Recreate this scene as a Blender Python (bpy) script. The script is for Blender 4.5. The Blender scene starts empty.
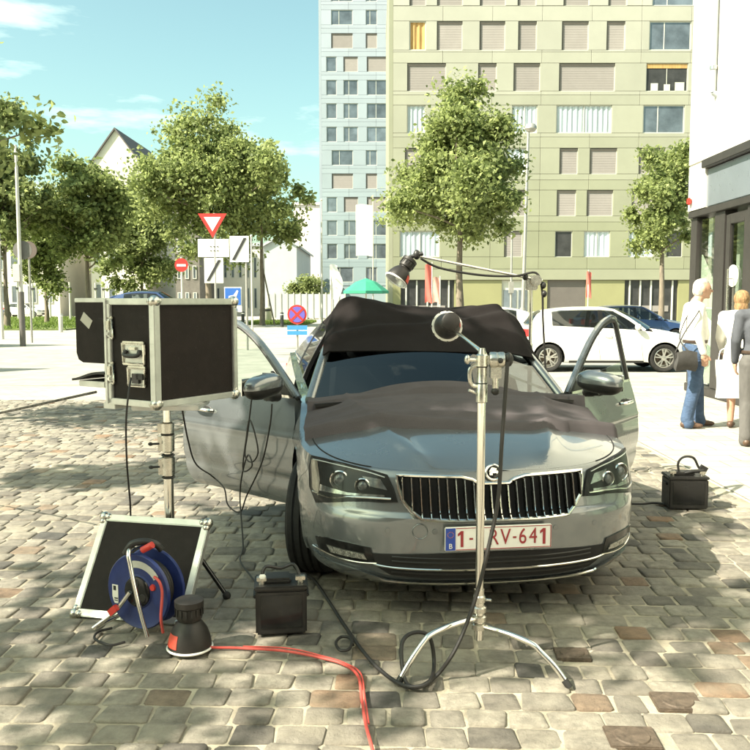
import bpy, bmesh, math, random
import numpy as np
from mathutils import Vector as V, Matrix
R = math.radians
SC = bpy.context.scene
COL = SC.collection
random.seed(7); RNG = np.random.default_rng(7)

# ---------------- camera, sky, sun, exposure ----------------
EYE, PITCH, FPX = 1.55, R(5.0), 836.0
cam = bpy.data.objects.new('camera', bpy.data.cameras.new('camera')); COL.objects.link(cam)
cam.location = (0, 0, EYE); cam.rotation_euler = (R(90) - PITCH, 0, 0)
cam.data.sensor_width = 36; cam.data.sensor_fit = 'HORIZONTAL'
cam.data.lens = FPX / 750 * 36; cam.data.clip_start = .05; cam.data.clip_end = 3000
SC.camera = cam
SUN = V((-.87, -.45, 0)).normalized() * math.cos(R(44)) + V((0, 0, math.sin(R(44))))
sl = bpy.data.lights.new('sun', 'SUN'); sl.energy = 5.0; sl.angle = R(.5); sl.color = (1, .925, .77)
so = bpy.data.objects.new('sun', sl); COL.objects.link(so)
so.rotation_euler = SUN.to_track_quat('Z', 'Y').to_euler(); so.location = (-20, -10, 30)
W = bpy.data.worlds.new('World'); SC.world = W; W.use_nodes = True
nt = W.node_tree; nt.nodes.clear()
def wn(t, **k):
    n = nt.nodes.new(t)
    for a, b in k.items(): setattr(n, a, b)
    return n
sky = wn('ShaderNodeTexSky', sky_type='NISHITA', sun_disc=False)
sky.sun_elevation = R(44); sky.sun_rotation = math.atan2(SUN.x, SUN.y)
sky.air_density = 1.0; sky.dust_density = 2.6; sky.ozone_density = 1.0
tc = wn('ShaderNodeTexCoord')
tint = wn('ShaderNodeMix', data_type='RGBA', blend_type='MULTIPLY'); tint.inputs[0].default_value = 1
tint.inputs[7].default_value = (.86, 1.03, .74, 1)
nt.links.new(sky.outputs[0], tint.inputs[6])
mp = wn('ShaderNodeMapping'); mp.inputs[3].default_value = (1.4, 1.4, 6.5); mp.inputs[1].default_value = (2.3, .4, .7)
ns = wn('ShaderNodeTexNoise'); ns.inputs['Scale'].default_value = 2.6; ns.inputs['Detail'].default_value = 7; ns.inputs['Roughness'].default_value = .55
cr = wn('ShaderNodeValToRGB'); cr.color_ramp.elements[0].position = .62; cr.color_ramp.elements[1].position = .86
cl = wn('ShaderNodeMix', data_type='RGBA'); cl.inputs[7].default_value = (6.6, 7.4, 6.2, 1)
nt.links.new(tc.outputs['Generated'], mp.inputs[0]); nt.links.new(mp.outputs[0], ns.inputs[0]); nt.links.new(ns.outputs[0], cr.inputs[0])
nt.links.new(cr.outputs[0], cl.inputs[0]); nt.links.new(tint.outputs[2], cl.inputs[6])
bg = wn('ShaderNodeBackground'); bg.inputs[1].default_value = .11
wo = wn('ShaderNodeOutputWorld'); nt.links.new(cl.outputs[2], bg.inputs[0]); nt.links.new(bg.outputs[0], wo.inputs[0])
vs = SC.view_settings; vs.view_transform = 'Standard'; vs.look = 'None'; vs.exposure = 1.5; vs.gamma = 1
SC.cycles.max_bounces = 8; SC.cycles.transparent_max_bounces = 16

# ---------------- helpers ----------------
def ray(px, py):
    cx, cy = (px - 375) / FPX, (375 - py) / FPX
    return V((cx, math.cos(PITCH) + cy * math.sin(PITCH), -math.sin(PITCH) + cy * math.cos(PITCH)))
def P(px, py, Y):
    d = ray(px, py); return V((0, 0, EYE)) + d * (Y / d.y)
def G(px, py, z=0):
    d = ray(px, py); return V((0, 0, EYE)) + d * ((z - EYE) / d.z)
def lerp(a, b, t): return a + (b - a) * t
def interp(tab, x):
    if x <= tab[0][0]: return tab[0][1]
    for (a, b), (c, d) in zip(tab, tab[1:]):
        if x <= c: return lerp(b, d, (x - a) / (c - a))
    return tab[-1][1]
def sinterp(tab, x):
    xs = [t[0] for t in tab]; ys = [t[1] for t in tab]
    if x <= xs[0]: return ys[0]
    if x >= xs[-1]: return ys[-1]
    i = max(k for k in range(len(xs) - 1) if xs[k] <= x)
    def sl_(k):
        if k == 0: return (ys[1] - ys[0]) / (xs[1] - xs[0])
        if k == len(xs) - 1: return (ys[-1] - ys[-2]) / (xs[-1] - xs[-2])
        return (ys[k + 1] - ys[k - 1]) / (xs[k + 1] - xs[k - 1])
    h = xs[i + 1] - xs[i]; t = (x - xs[i]) / h
    return (2*t**3-3*t*t+1)*ys[i] + (t**3-2*t*t+t)*h*sl_(i) + (-2*t**3+3*t*t)*ys[i+1] + (t**3-t*t)*h*sl_(i+1)
def catmull(pts, k=6, closed=False):
    pts = [V(p) for p in pts]; n = len(pts); out = []
    for i in range(n if closed else n - 1):
        g = (lambda j: pts[j % n]) if closed else (lambda j: pts[min(max(j, 0), n - 1)])
        a, b, c, d = g(i - 1), g(i), g(i + 1), g(i + 2)
        for s in range(k):
            t = s / k
            out.append(.5 * ((2*b) + (c-a)*t + (2*a-5*b+4*c-d)*t*t + (3*b-a-3*c+d)*t**3))
    if not closed: out.append(pts[-1])
    return out

class MB:
    def __init__(s): s.v = []; s.f = []; s.M = Matrix()
    def add(s, vs_, fs):
        n = len(s.v); s.v += [s.M @ V(p) for p in vs_]; s.f += [tuple(i + n for i in f) for f in fs]; return s
    def box(s, c, d, rot=None):
        c = V(c); h = V(d) / 2; q = rot if rot is not None else Matrix.Identity(3)
        vs_ = [c + q @ V((x*h.x, y*h.y, z*h.z)) for x in (-1, 1) for y in (-1, 1) for z in (-1, 1)]
        return s.add(vs_, [(0,1,3,2),(4,6,7,5),(0,4,5,1),(2,3,7,6),(0,2,6,4),(1,5,7,3)])
    def bx(s, x0, x1, y0, y1, z0, z1): return s.box(((x0+x1)/2, (y0+y1)/2, (z0+z1)/2), (abs(x1-x0), abs(y1-y0), abs(z1-z0)))
    def bar(s, p0, p1, w, h, up=(0, 0, 1)):
        p0, p1 = V(p0), V(p1); y = (p1 - p0).normalized(); x = y.cross(V(up))
        if x.length < 1e-4: x = y.cross(V((1, 0, 0)))
        x.normalize(); z = x.cross(y)
        return s.box((p0 + p1) / 2, (w, (p1 - p0).length, h), Matrix((x, y, z)).transposed())
    def tube(s, pts, r, n=8, closed=False, cap=True):
        pts = [V(p) for p in pts]; m = len(pts); rs = list(r) if hasattr(r, '__len__') else [r] * m
        t0 = (pts[1] - pts[0]).normalized(); nn = t0.orthogonal().normalized(); vs_ = []; fs = []
        for i, p in enumerate(pts):
            t = (pts[(i+1) % m] - pts[i-1]) if closed else (pts[min(i+1, m-1)] - pts[max(i-1, 0)])
            if t.length < 1e-7: t = t0
            t = t.normalized(); nn = nn - t * nn.dot(t)
            nn = nn.normalized() if nn.length > 1e-6 else t.orthogonal().normalized()
            b = t.cross(nn)
            for k in range(n):
                a = 2 * math.pi * k / n; vs_.append(p + (nn * math.cos(a) + b * math.sin(a)) * rs[i])
        for i in range(m if closed else m - 1):
            j = (i + 1) % m
            for k in range(n): fs.append((i*n+k, i*n+(k+1) % n, j*n+(k+1) % n, j*n+k))
        if cap and not closed: fs += [tuple(range(n))[::-1], tuple(range((m-1)*n, m*n))]
        return s.add(vs_, fs)
    def cyl(s, p0, p1, r0, r1=None, n=16): return s.tube([p0, p1], [r0, r0 if r1 is None else r1], n)
    def lathe(s, prof, n=24, M=None, a0=0, a1=360):
        M = M or Matrix(); full = abs(a1 - a0) >= 360; cnt = n if full else n + 1; vs_ = []; fs = []
        for r, z in prof:
            for k in range(cnt):
                a = R(a0 + (a1 - a0) * k / n); vs_.append(M @ V((r * math.cos(a), r * math.sin(a), z)))
        for i in range(len(prof) - 1):
            for k in range(n):
                k2 = (k + 1) % cnt; fs.append((i*cnt+k, i*cnt+k2, (i+1)*cnt+k2, (i+1)*cnt+k))
        return s.add(vs_, fs)
    def grid(s, fn, nu, nv, cu=False):
        vs_ = [fn(u / nu, v / nv) for v in range(nv + 1) for u in range(nu if cu else nu + 1)]; w = nu if cu else nu + 1
        return s.add(vs_, [(v*w+u, v*w+(u+1) % w, (v+1)*w+(u+1) % w, (v+1)*w+u) for v in range(nv) for u in range(nu)])
    def slab(s, fn, nu, nv, t):
        A = [[V(fn(u / nu, v / nv)) for u in range(nu + 1)] for v in range(nv + 1)]; vs_ = []; B = []
        for v in range(nv + 1):
            for u in range(nu + 1):
                du = A[v][min(u+1, nu)] - A[v][max(u-1, 0)]; dv = A[min(v+1, nv)][u] - A[max(v-1, 0)][u]
                n = du.cross(dv); n = n.normalized() if n.length > 1e-9 else V((0, 0, 1))
                vs_.append(A[v][u]); B.append(A[v][u] - n * t)
        o = len(vs_); vs_ += B; w = nu + 1; fs = []
        for v in range(nv):
            for u in range(nu):
                q = (v*w+u, v*w+u+1, (v+1)*w+u+1, (v+1)*w+u); fs += [q, tuple(i + o for i in q[::-1])]
        for u in range(nu): fs += [(u+1, u, u+o, u+1+o), (nv*w+u, nv*w+u+1, nv*w+u+1+o, nv*w+u+o)]
        for v in range(nv): fs += [(v*w, (v+1)*w, (v+1)*w+o, v*w+o), ((v+1)*w+nu, v*w+nu, v*w+nu+o, (v+1)*w+nu+o)]
        return s.add(vs_, fs)
    def prism(s, poly, z0, z1, M=None):
        M = M or Matrix(); n = len(poly)
        vs_ = [M @ V((x, y, z0)) for x, y in poly] + [M @ V((x, y, z1)) for x, y in poly]
        return s.add(vs_, [tuple(range(n))[::-1], tuple(range(n, 2*n))] + [(i, (i+1) % n, (i+1) % n + n, i + n) for i in range(n)])
    def ball(s, c, r, n=12, m=8, rot=None):
        r = V(r) if hasattr(r, '__len__') else V((r, r, r)); c = V(c); q = rot or Matrix.Identity(3); vs_ = []; fs = []
        for i in range(m + 1):
            a = math.pi * i / m
            for k in range(n):
                b = 2 * math.pi * k / n
                vs_.append(c + q @ V((r.x*math.sin(a)*math.cos(b), r.y*math.sin(a)*math.sin(b), r.z*math.cos(a))))
        for i in range(m):
            for k in range(n): fs.append((i*n+k, (i+1)*n+k, (i+1)*n+(k+1) % n, i*n+(k+1) % n))
        return s.add(vs_, fs)
    def mesh(s, name, mt, smooth=True, bevel=0, seg=2, ang=38):
        bm = bmesh.new(); bv = [bm.verts.new(p) for p in s.v]
        for f in s.f:
            g = []
            for i in f:
                if bv[i] not in g: g.append(bv[i])
            if len(g) > 2:
                try: bm.faces.new(g)
                except ValueError: pass
        bmesh.ops.remove_doubles(bm, verts=bm.verts, dist=1e-5)
        bmesh.ops.recalc_face_normals(bm, faces=bm.faces)
        if bevel: bmesh.ops.bevel(bm, geom=[e for e in bm.edges if len(e.link_faces) == 2 and e.calc_face_angle(0) > R(30)], offset=bevel, segments=seg, affect='EDGES', clamp_overlap=True)
        for f in bm.faces: f.smooth = smooth
        if smooth:
            for e in bm.edges:
                if len(e.link_faces) == 2 and e.calc_face_angle(0) > R(ang): e.smooth = False
        me = bpy.data.meshes.new(name); bm.to_mesh(me); bm.free(); me.materials.append(mt); return me
    def build(s, name, mt, parent=None, smooth=True, bevel=0, seg=2, ang=38, label=None):
        return link(name, s.mesh(name, mt, smooth, bevel, seg, ang), parent, label)
def link(name, me, parent=None, label=None):
    o = bpy.data.objects.new(name, me); COL.objects.link(o); o.parent = parent
    if label: o['label'] = label
    return o
def tag(o, label, cat, group=None):
    o['label'] = label; o['category'] = cat
    if group: o['group'] = group
    return o
def thing(name, label, cat, loc=(0, 0, 0), rz=0, group=None):
    o = bpy.data.objects.new(name, None); COL.objects.link(o); o.location = loc; o.rotation_euler = (0, 0, rz); o.empty_display_size = .1
    return tag(o, label, cat, group)
def structure(name, mb, mt, parent=None, **k):
    o = mb.build(name, mt, parent, **k)
    o['kind'] = 'structure'; return o
def kids(o): return [c for c in COL.objects if c.parent == o]
def copy_tree(o, parent=None):
    c = o.copy(); COL.objects.link(c)
    if parent: c.parent = parent
    for ch in kids(o): copy_tree(ch, c)
    return c
def text_mesh(name, body, size, mt, parent, M, ext=.001, label=None, sx=1.0):
    cu = bpy.data.curves.new('t', 'FONT'); cu.body = body; cu.size = size; cu.align_x = 'CENTER'; cu.align_y = 'CENTER'; cu.extrude = ext; cu.resolution_u = 4
    t = bpy.data.objects.new('t', cu); COL.objects.link(t); bpy.context.view_layer.update()
    me = bpy.data.meshes.new_from_object(t.evaluated_get(bpy.context.evaluated_depsgraph_get()))
    bpy.data.objects.remove(t); me.materials.clear(); me.materials.append(mt); me.transform(M @ Matrix.Diagonal((sx, 1, 1, 1)))
    return link(name, me, parent, label)
def blobs(parts, voxel, smooth=4):
    m = MB()
    for p in parts:
        if isinstance(p[0], str): m.ball(p[1], p[2], 16, 10, p[3])
        else:
            a, b, r0, r1 = p; m.cyl(a, b, r0, r1, 12); m.ball(a, r0, 12, 8); m.ball(b, r1, 12, 8)
    bm = bmesh.new(); bv = [bm.verts.new(q) for q in m.v]
    for f in m.f:
        g = list(dict.fromkeys(bv[i] for i in f))
        if len(g) > 2:
            try: bm.faces.new(g)
            except ValueError: pass
    bmesh.ops.remove_doubles(bm, verts=bm.verts, dist=1e-5); bmesh.ops.recalc_face_normals(bm, faces=bm.faces)
    me = bpy.data.meshes.new('b'); bm.to_mesh(me); bm.free()
    o = bpy.data.objects.new('b', me); COL.objects.link(o)
    md = o.modifiers.new('r', 'REMESH'); md.mode = 'VOXEL'; md.voxel_size = voxel; md.use_smooth_shade = True
    if smooth: ms = o.modifiers.new('s', 'SMOOTH'); ms.iterations = smooth; ms.factor = .5
    bpy.context.view_layer.update()
    r = bpy.data.meshes.new_from_object(o.evaluated_get(bpy.context.evaluated_depsgraph_get()))
    bpy.data.objects.remove(o)
    r.polygons.foreach_set('use_smooth', [True] * len(r.polygons))
    return r

# ---------------- materials ----------------
def nodes(name):
    m = bpy.data.materials.new(name); m.use_nodes = True; t = m.node_tree
    return m, t, t.nodes['Principled BSDF']
def mat(name, col, rough=.6, metal=0.0, var=.12, scale=6.0, bump=0.0, bscale=60.0, coat=0.0, spec=.5, emit=None, stretch=None, var2=0.0, rand=0.0, scuff=0.0):
    m, t, b = nodes(name); L = t.links.new
    co = t.nodes.new('ShaderNodeTexCoord'); src = co.outputs['Object']
    if stretch:
        mp_ = t.nodes.new('ShaderNodeMapping'); mp_.inputs[3].default_value = stretch; L(src, mp_.inputs[0]); src = mp_.outputs[0]
    n = t.nodes.new('ShaderNodeTexNoise'); n.inputs['Scale'].default_value = scale; n.inputs['Detail'].default_value = 6; n.inputs['Roughness'].default_value = .6
    L(src, n.inputs[0])
    mx = t.nodes.new('ShaderNodeMix'); mx.data_type = 'RGBA'
    mx.inputs[6].default_value = (*[c * (1 - var) for c in col], 1); mx.inputs[7].default_value = (*[min(c * (1 + var), 1) for c in col], 1)
    st = t.nodes.new('ShaderNodeMapRange'); st.inputs[1].default_value = .3; st.inputs[2].default_value = .7
    L(n.outputs[0], st.inputs[0]); L(st.outputs[0], mx.inputs[0]); out = mx.outputs[2]
    if rand:
        oi = t.nodes.new('ShaderNodeObjectInfo'); h = t.nodes.new('ShaderNodeMapRange'); h.inputs[3].default_value = 1 - rand; h.inputs[4].default_value = 1 + rand
        L(oi.outputs['Random'], h.inputs[0]); hs = t.nodes.new('ShaderNodeHueSaturation'); L(h.outputs[0], hs.inputs['Value']); L(out, hs.inputs['Color']); out = hs.outputs[0]
    if scuff:
        sm = t.nodes.new('ShaderNodeMapping'); sm.inputs[3].default_value = (1, .25, 1.4); sm.inputs[2].default_value = (.3, .5, .7); L(co.outputs['Object'], sm.inputs[0])
        s1 = t.nodes.new('ShaderNodeTexNoise'); s1.inputs['Scale'].default_value = 34; s1.inputs['Detail'].default_value = 9; s1.inputs['Roughness'].default_value = .75; L(sm.outputs[0], s1.inputs[0])
        s2 = t.nodes.new('ShaderNodeMapRange'); s2.inputs[1].default_value = .60; s2.inputs[2].default_value = .74; s2.inputs[4].default_value = .8; L(s1.outputs[0], s2.inputs[0])
        s3 = t.nodes.new('ShaderNodeMix'); s3.data_type = 'RGBA'; s3.inputs[7].default_value = (*[min(max(c + scuff, 0), 1) for c in col], 1); L(s2.outputs[0], s3.inputs[0]); L(out, s3.inputs[6]); out = s3.outputs[2]
    L(out, b.inputs['Base Color'])
    b.inputs['Roughness'].default_value = rough; b.inputs['Metallic'].default_value = metal
    b.inputs['Specular IOR Level'].default_value = spec; b.inputs['Coat Weight'].default_value = coat; b.inputs['Coat Roughness'].default_value = .04
    rr = t.nodes.new('ShaderNodeMapRange'); rr.inputs[3].default_value = max(rough - .08, .02); rr.inputs[4].default_value = min(rough + .08, 1)
    n2 = t.nodes.new('ShaderNodeTexNoise'); n2.inputs['Scale'].default_value = scale * 3.1; n2.inputs['Detail'].default_value = 4; L(src, n2.inputs[0]); L(n2.outputs[0], rr.inputs[0]); L(rr.outputs[0], b.inputs['Roughness'])
    if bump:
        n3 = t.nodes.new('ShaderNodeTexNoise'); n3.inputs['Scale'].default_value = bscale; n3.inputs['Detail'].default_value = 8; L(src, n3.inputs[0])
        bp = t.nodes.new('ShaderNodeBump'); bp.inputs['Strength'].default_value = bump; bp.inputs['Distance'].default_value = .01
        L(n3.outputs[0], bp.inputs['Height']); L(bp.outputs[0], b.inputs['Normal'])
    if emit: b.inputs['Emission Color'].default_value = (*emit, 1); b.inputs['Emission Strength'].default_value = 1
    return m
def glass(name, tintc, alpha=.5, rough=.02, fk=1.0):
    m, t, b = nodes(name); L = t.links.new
    tr = t.nodes.new('ShaderNodeBsdfTransparent'); tr.inputs[0].default_value = (*tintc, 1)
    gl = t.nodes.new('ShaderNodeBsdfGlossy'); gl.inputs['Roughness'].default_value = rough
    fr = t.nodes.new('ShaderNodeFresnel'); fr.inputs[0].default_value = 1.5
    ad = t.nodes.new('ShaderNodeMath'); ad.operation = 'MULTIPLY_ADD'; ad.inputs[1].default_value = fk; ad.inputs[2].default_value = alpha; ad.use_clamp = True
    n = t.nodes.new('ShaderNodeTexNoise'); n.inputs['Scale'].default_value = 3; co = t.nodes.new('ShaderNodeTexCoord'); L(co.outputs['Object'], n.inputs[0])
    bp = t.nodes.new('ShaderNodeBump'); bp.inputs['Strength'].default_value = .02; L(n.outputs[0], bp.inputs['Height']); L(bp.outputs[0], gl.inputs['Normal'])
    mx = t.nodes.new('ShaderNodeMixShader'); L(fr.outputs[0], ad.inputs[0]); ge = t.nodes.new('ShaderNodeNewGeometry'); sb = t.nodes.new('ShaderNodeMath'); sb.operation = 'SUBTRACT'; sb.inputs[0].default_value = 1; L(ge.outputs['Backfacing'], sb.inputs[1]); mu = t.nodes.new('ShaderNodeMath'); mu.operation = 'MULTIPLY'; L(ad.outputs[0], mu.inputs[0]); L(sb.outputs[0], mu.inputs[1]); L(mu.outputs[0], mx.inputs[0]); L(tr.outputs[0], mx.inputs[1]); L(gl.outputs[0], mx.inputs[2])
    L(mx.outputs[0], t.nodes['Material Output'].inputs[0]); t.nodes.remove(b); return m
def leafmat(name, dark, light):
    m, t, b = nodes(name); L = t.links.new
    g = t.nodes.new('ShaderNodeNewGeometry'); r = t.nodes.new('ShaderNodeValToRGB')
    r.color_ramp.elements[0].color = (*dark, 1); r.color_ramp.elements[1].color = (*light, 1)
    L(g.outputs['Random Per Island'], r.inputs[0]); L(r.outputs[0], b.inputs['Base Color']); b.inputs['Roughness'].default_value = .6
    b.inputs['Specular IOR Level'].default_value = .3
    tl = t.nodes.new('ShaderNodeBsdfTranslucent'); hs = t.nodes.new('ShaderNodeHueSaturation'); hs.inputs['Value'].default_value = 1.9
    L(r.outputs[0], hs.inputs['Color']); L(hs.outputs[0], tl.inputs[0])
    mx = t.nodes.new('ShaderNodeMixShader'); mx.inputs[0].default_value = .42; L(b.outputs[0], mx.inputs[1]); L(tl.outputs[0], mx.inputs[2]); L(mx.outputs[0], t.nodes['Material Output'].inputs[0])
    return m
def carpaint(name, col, metal=.6, rough=.3):
    m, t, b = nodes(name); L = t.links.new
    co = t.nodes.new('ShaderNodeTexCoord'); n = t.nodes.new('ShaderNodeTexNoise'); n.inputs['Scale'].default_value = 900; L(co.outputs['Object'], n.inputs[0])
    d = t.nodes.new('ShaderNodeTexNoise'); d.inputs['Scale'].default_value = 3.5; d.inputs['Detail'].default_value = 8; L(co.outputs['Object'], d.inputs[0])
    mx = t.nodes.new('ShaderNodeMix'); mx.data_type = 'RGBA'; mx.inputs[6].default_value = (*[c*.8 for c in col], 1); mx.inputs[7].default_value = (*[c*1.2 for c in col], 1)
    L(n.outputs[0], mx.inputs[0]); L(mx.outputs[2], b.inputs['Base Color'])
    b.inputs['Metallic'].default_value = metal; b.inputs['Coat Weight'].default_value = 1; b.inputs['Coat Roughness'].default_value = .03
    rr = t.nodes.new('ShaderNodeMapRange'); rr.inputs[3].default_value = rough - .03; rr.inputs[4].default_value = rough + .06; L(d.outputs[0], rr.inputs[0]); L(rr.outputs[0], b.inputs['Roughness'])
    cr_ = t.nodes.new('ShaderNodeMapRange'); cr_.inputs[1].default_value = .4; cr_.inputs[2].default_value = .8; cr_.inputs[3].default_value = .02; cr_.inputs[4].default_value = .06; L(d.outputs[0], cr_.inputs[0]); L(cr_.outputs[0], b.inputs['Coat Roughness'])
    return m
PAINT = carpaint('grey_paint', (.185, .198, .205), .62, .25)
WHITEPAINT = carpaint('white_paint', (.82, .80, .74), 0, .4)
BLUEPAINT = carpaint('blue_paint', (.03, .06, .16), .3, .3)
DARKPAINT = carpaint('dark_paint', (.03, .035, .045), .3, .3)
CHROME = mat('chrome', (.80, .78, .72), .14, 1.0, .06, 14)
STEEL = mat('worn_steel', (.62, .60, .54), .28, 1.0, .15, 18, .04, 90)
ALU = mat('aluminium_edging', (.60, .60, .57), .42, .7, .14, 10, .05, 120, scuff=-.25)
RUBBER = mat('tyre_rubber', (.018, .017, .016), .8, 0, .3, 20, .1, 90)
BLACK = mat('black_plastic', (.016, .015, .014), .45, 0, .25, 12, .05, 150, scuff=.03)
GLOSSBLACK = mat('gloss_black', (.012, .012, .012), .15, 0, .2, 12)
BLACKPANEL = mat('black_laminate', (.014, .010, .0085), .7, 0, .2, 9, .12, 260, spec=.25, scuff=.035)
VOID = mat('dark_inside', (.012, .011, .011), .9, 0, .2, 6)
CLOTH = mat('black_cloth', (.016, .0135, .0135), .95, 0, .10, 9, .5, 420, spec=.12)
BLANKET = mat('grey_brown_blanket', (.098, .086, .090), .95, 0, .08, 7, .6, 320, spec=.12)
REDTAPE = mat('red_label', (.48, .055, .03), .6, 0, .2, 20)
RED = mat('red_plastic', (.55, .04, .03), .4, 0, .15, 16)
REDCABLE = mat('red_cable', (.55, .075, .06), .5, 0, .2, 12, .1, 200)
BLACKCABLE = mat('black_cable', (.017, .015, .014), .55, 0, .25, 20, .15, 300)
BLUEREEL = mat('blue_plastic', (.020, .034, .14), .38, 0, .2, 10, .05, 120)
WHITE = mat('white_plastic', (.78, .76, .70), .45, 0, .06, 8)
PLATEWHITE = mat('plate_white', (.80, .78, .74), .3, 0, .04, 12)
PLATERED = mat('plate_red', (.30, .022, .030), .4, 0, .05, 12)
PLATEBLUE = mat('plate_blue', (.02, .06, .34), .35, 0, .05, 12)
LENS = glass('lamp_lens', (.94, .96, .96), .0, fk=.35)
WINDGLASS = glass('car_glass', (.38, .42, .44), .04)
DOORGLASS = glass('door_glass', (.86, .91, .88), .02)
SHOPGLASS = glass('shop_glass', (.82, .88, .84), .16)
BARK = mat('tree_bark', (.17, .14, .105), .9, 0, .35, 9, .5, 30, stretch=(1, 1, .3))
LEAF = leafmat('plane_leaf', (.078, .102, .034), (.32, .365, .14))
LEAFDARK = leafmat('dark_leaf', (.074, .096, .034), (.30, .34, .135))
# ---------------- ground, paving ----------------
def ground_mat(name, cols, bw, bh, mortar, rough=.85, bumpd=.004):
    m, t, b = nodes(name); L = t.links.new
    co = t.nodes.new('ShaderNodeTexCoord'); br = t.nodes.new('ShaderNodeTexBrick'); br.inputs['Scale'].default_value = 1
    br.inputs['Brick Width'].default_value = bw; br.inputs['Row Height'].default_value = bh; br.inputs['Mortar Size'].default_value = .008; br.inputs['Mortar Smooth'].default_value = .4
    br.inputs['Color1'].default_value = (*cols[0], 1); br.inputs['Color2'].default_value = (*cols[1], 1); br.inputs['Mortar'].default_value = (*mortar, 1)
    L(co.outputs['Object'], br.inputs[0])
    n = t.nodes.new('ShaderNodeTexNoise'); n.inputs['Scale'].default_value = .7; n.inputs['Detail'].default_value = 9; n.inputs['Roughness'].default_value = .65; L(co.outputs['Object'], n.inputs[0])
    mr = t.nodes.new('ShaderNodeMapRange'); mr.inputs[1].default_value = .3; mr.inputs[2].default_value = .7; mr.inputs[3].default_value = .72; mr.inputs[4].default_value = 1.2; L(n.outputs[0], mr.inputs[0])
    hs = t.nodes.new('ShaderNodeHueSaturation'); L(br.outputs[0], hs.inputs['Color']); L(mr.outputs[0], hs.inputs['Value']); L(hs.outputs[0], b.inputs['Base Color'])
    b.inputs['Roughness'].default_value = rough
    bp = t.nodes.new('ShaderNodeBump'); bp.inputs['Strength'].default_value = .6; bp.inputs['Distance'].default_value = bumpd
    n2 = t.nodes.new('ShaderNodeTexNoise'); n2.inputs['Scale'].default_value = 25; n2.inputs['Detail'].default_value = 6; L(co.outputs['Object'], n2.inputs[0])
    mm = t.nodes.new('ShaderNodeMath'); mm.operation = 'MULTIPLY_ADD'; mm.inputs[1].default_value = -1.2; L(br.outputs[1], mm.inputs[0]); L(n2.outputs[0], mm.inputs[2]); L(mm.outputs[0], bp.inputs['Height']); L(bp.outputs[0], b.inputs['Normal'])
    return m
PAVE = ground_mat('plaza_setts', ((.37, .345, .295), (.42, .395, .335)), .2, .16, (.30, .27, .22))
SLAB = ground_mat('pavement_slabs', ((.33, .31, .265), (.38, .355, .305)), .45, .3, (.20, .18, .15))
SAND = mat('sandy_joint_fill', (.30, .265, .20), .95, 0, .38, 3.5, .6, 70)
ROADM = mat('worn_road', (.30, .285, .25), .9, 0, .2, 2.0, .3, 60)
GRASSM = leafmat('grass_blade', (.06, .09, .02), (.17, .23, .05))
TURF = mat('turf', (.10, .13, .035), .95, 0, .35, 3, .5, 40)
def sheet(name, x0, x1, y0, y1, z, mt, thick=0):
    m = MB()
    if thick: m.bx(x0, x1, y0, y1, z - thick, z)
    else: m.add([(x0, y0, z), (x1, y0, z), (x1, y1, z), (x0, y1, z)], [(0, 1, 2, 3)])
    return structure(name, m, mt, smooth=False)
sheet('ground', -900, 900, -300, 1500, -.012, PAVE)
sheet('road', -120, 120, 15.6, 27.5, -.008, ROADM)
sheet('pavement', 2.95, 5.9, 6.2, 15.2, -.004, SLAB)
COBX0, COBX1, COBY1 = -6.4, 6.8, 13.2
m = MB(); m.add([(COBX0, -1.5, 0), (2.9, -1.5, 0), (2.9, COBY1, 0), (COBX0, COBY1, 0)], [(0, 1, 2, 3)])
m.add([(2.9, -1.5, 0), (COBX1, -1.5, 0), (COBX1, 6.15, 0), (2.9, 6.15, 0)], [(0, 1, 2, 3)])
paving = structure('cobblestone_paving', m, SAND, smooth=False)
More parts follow.
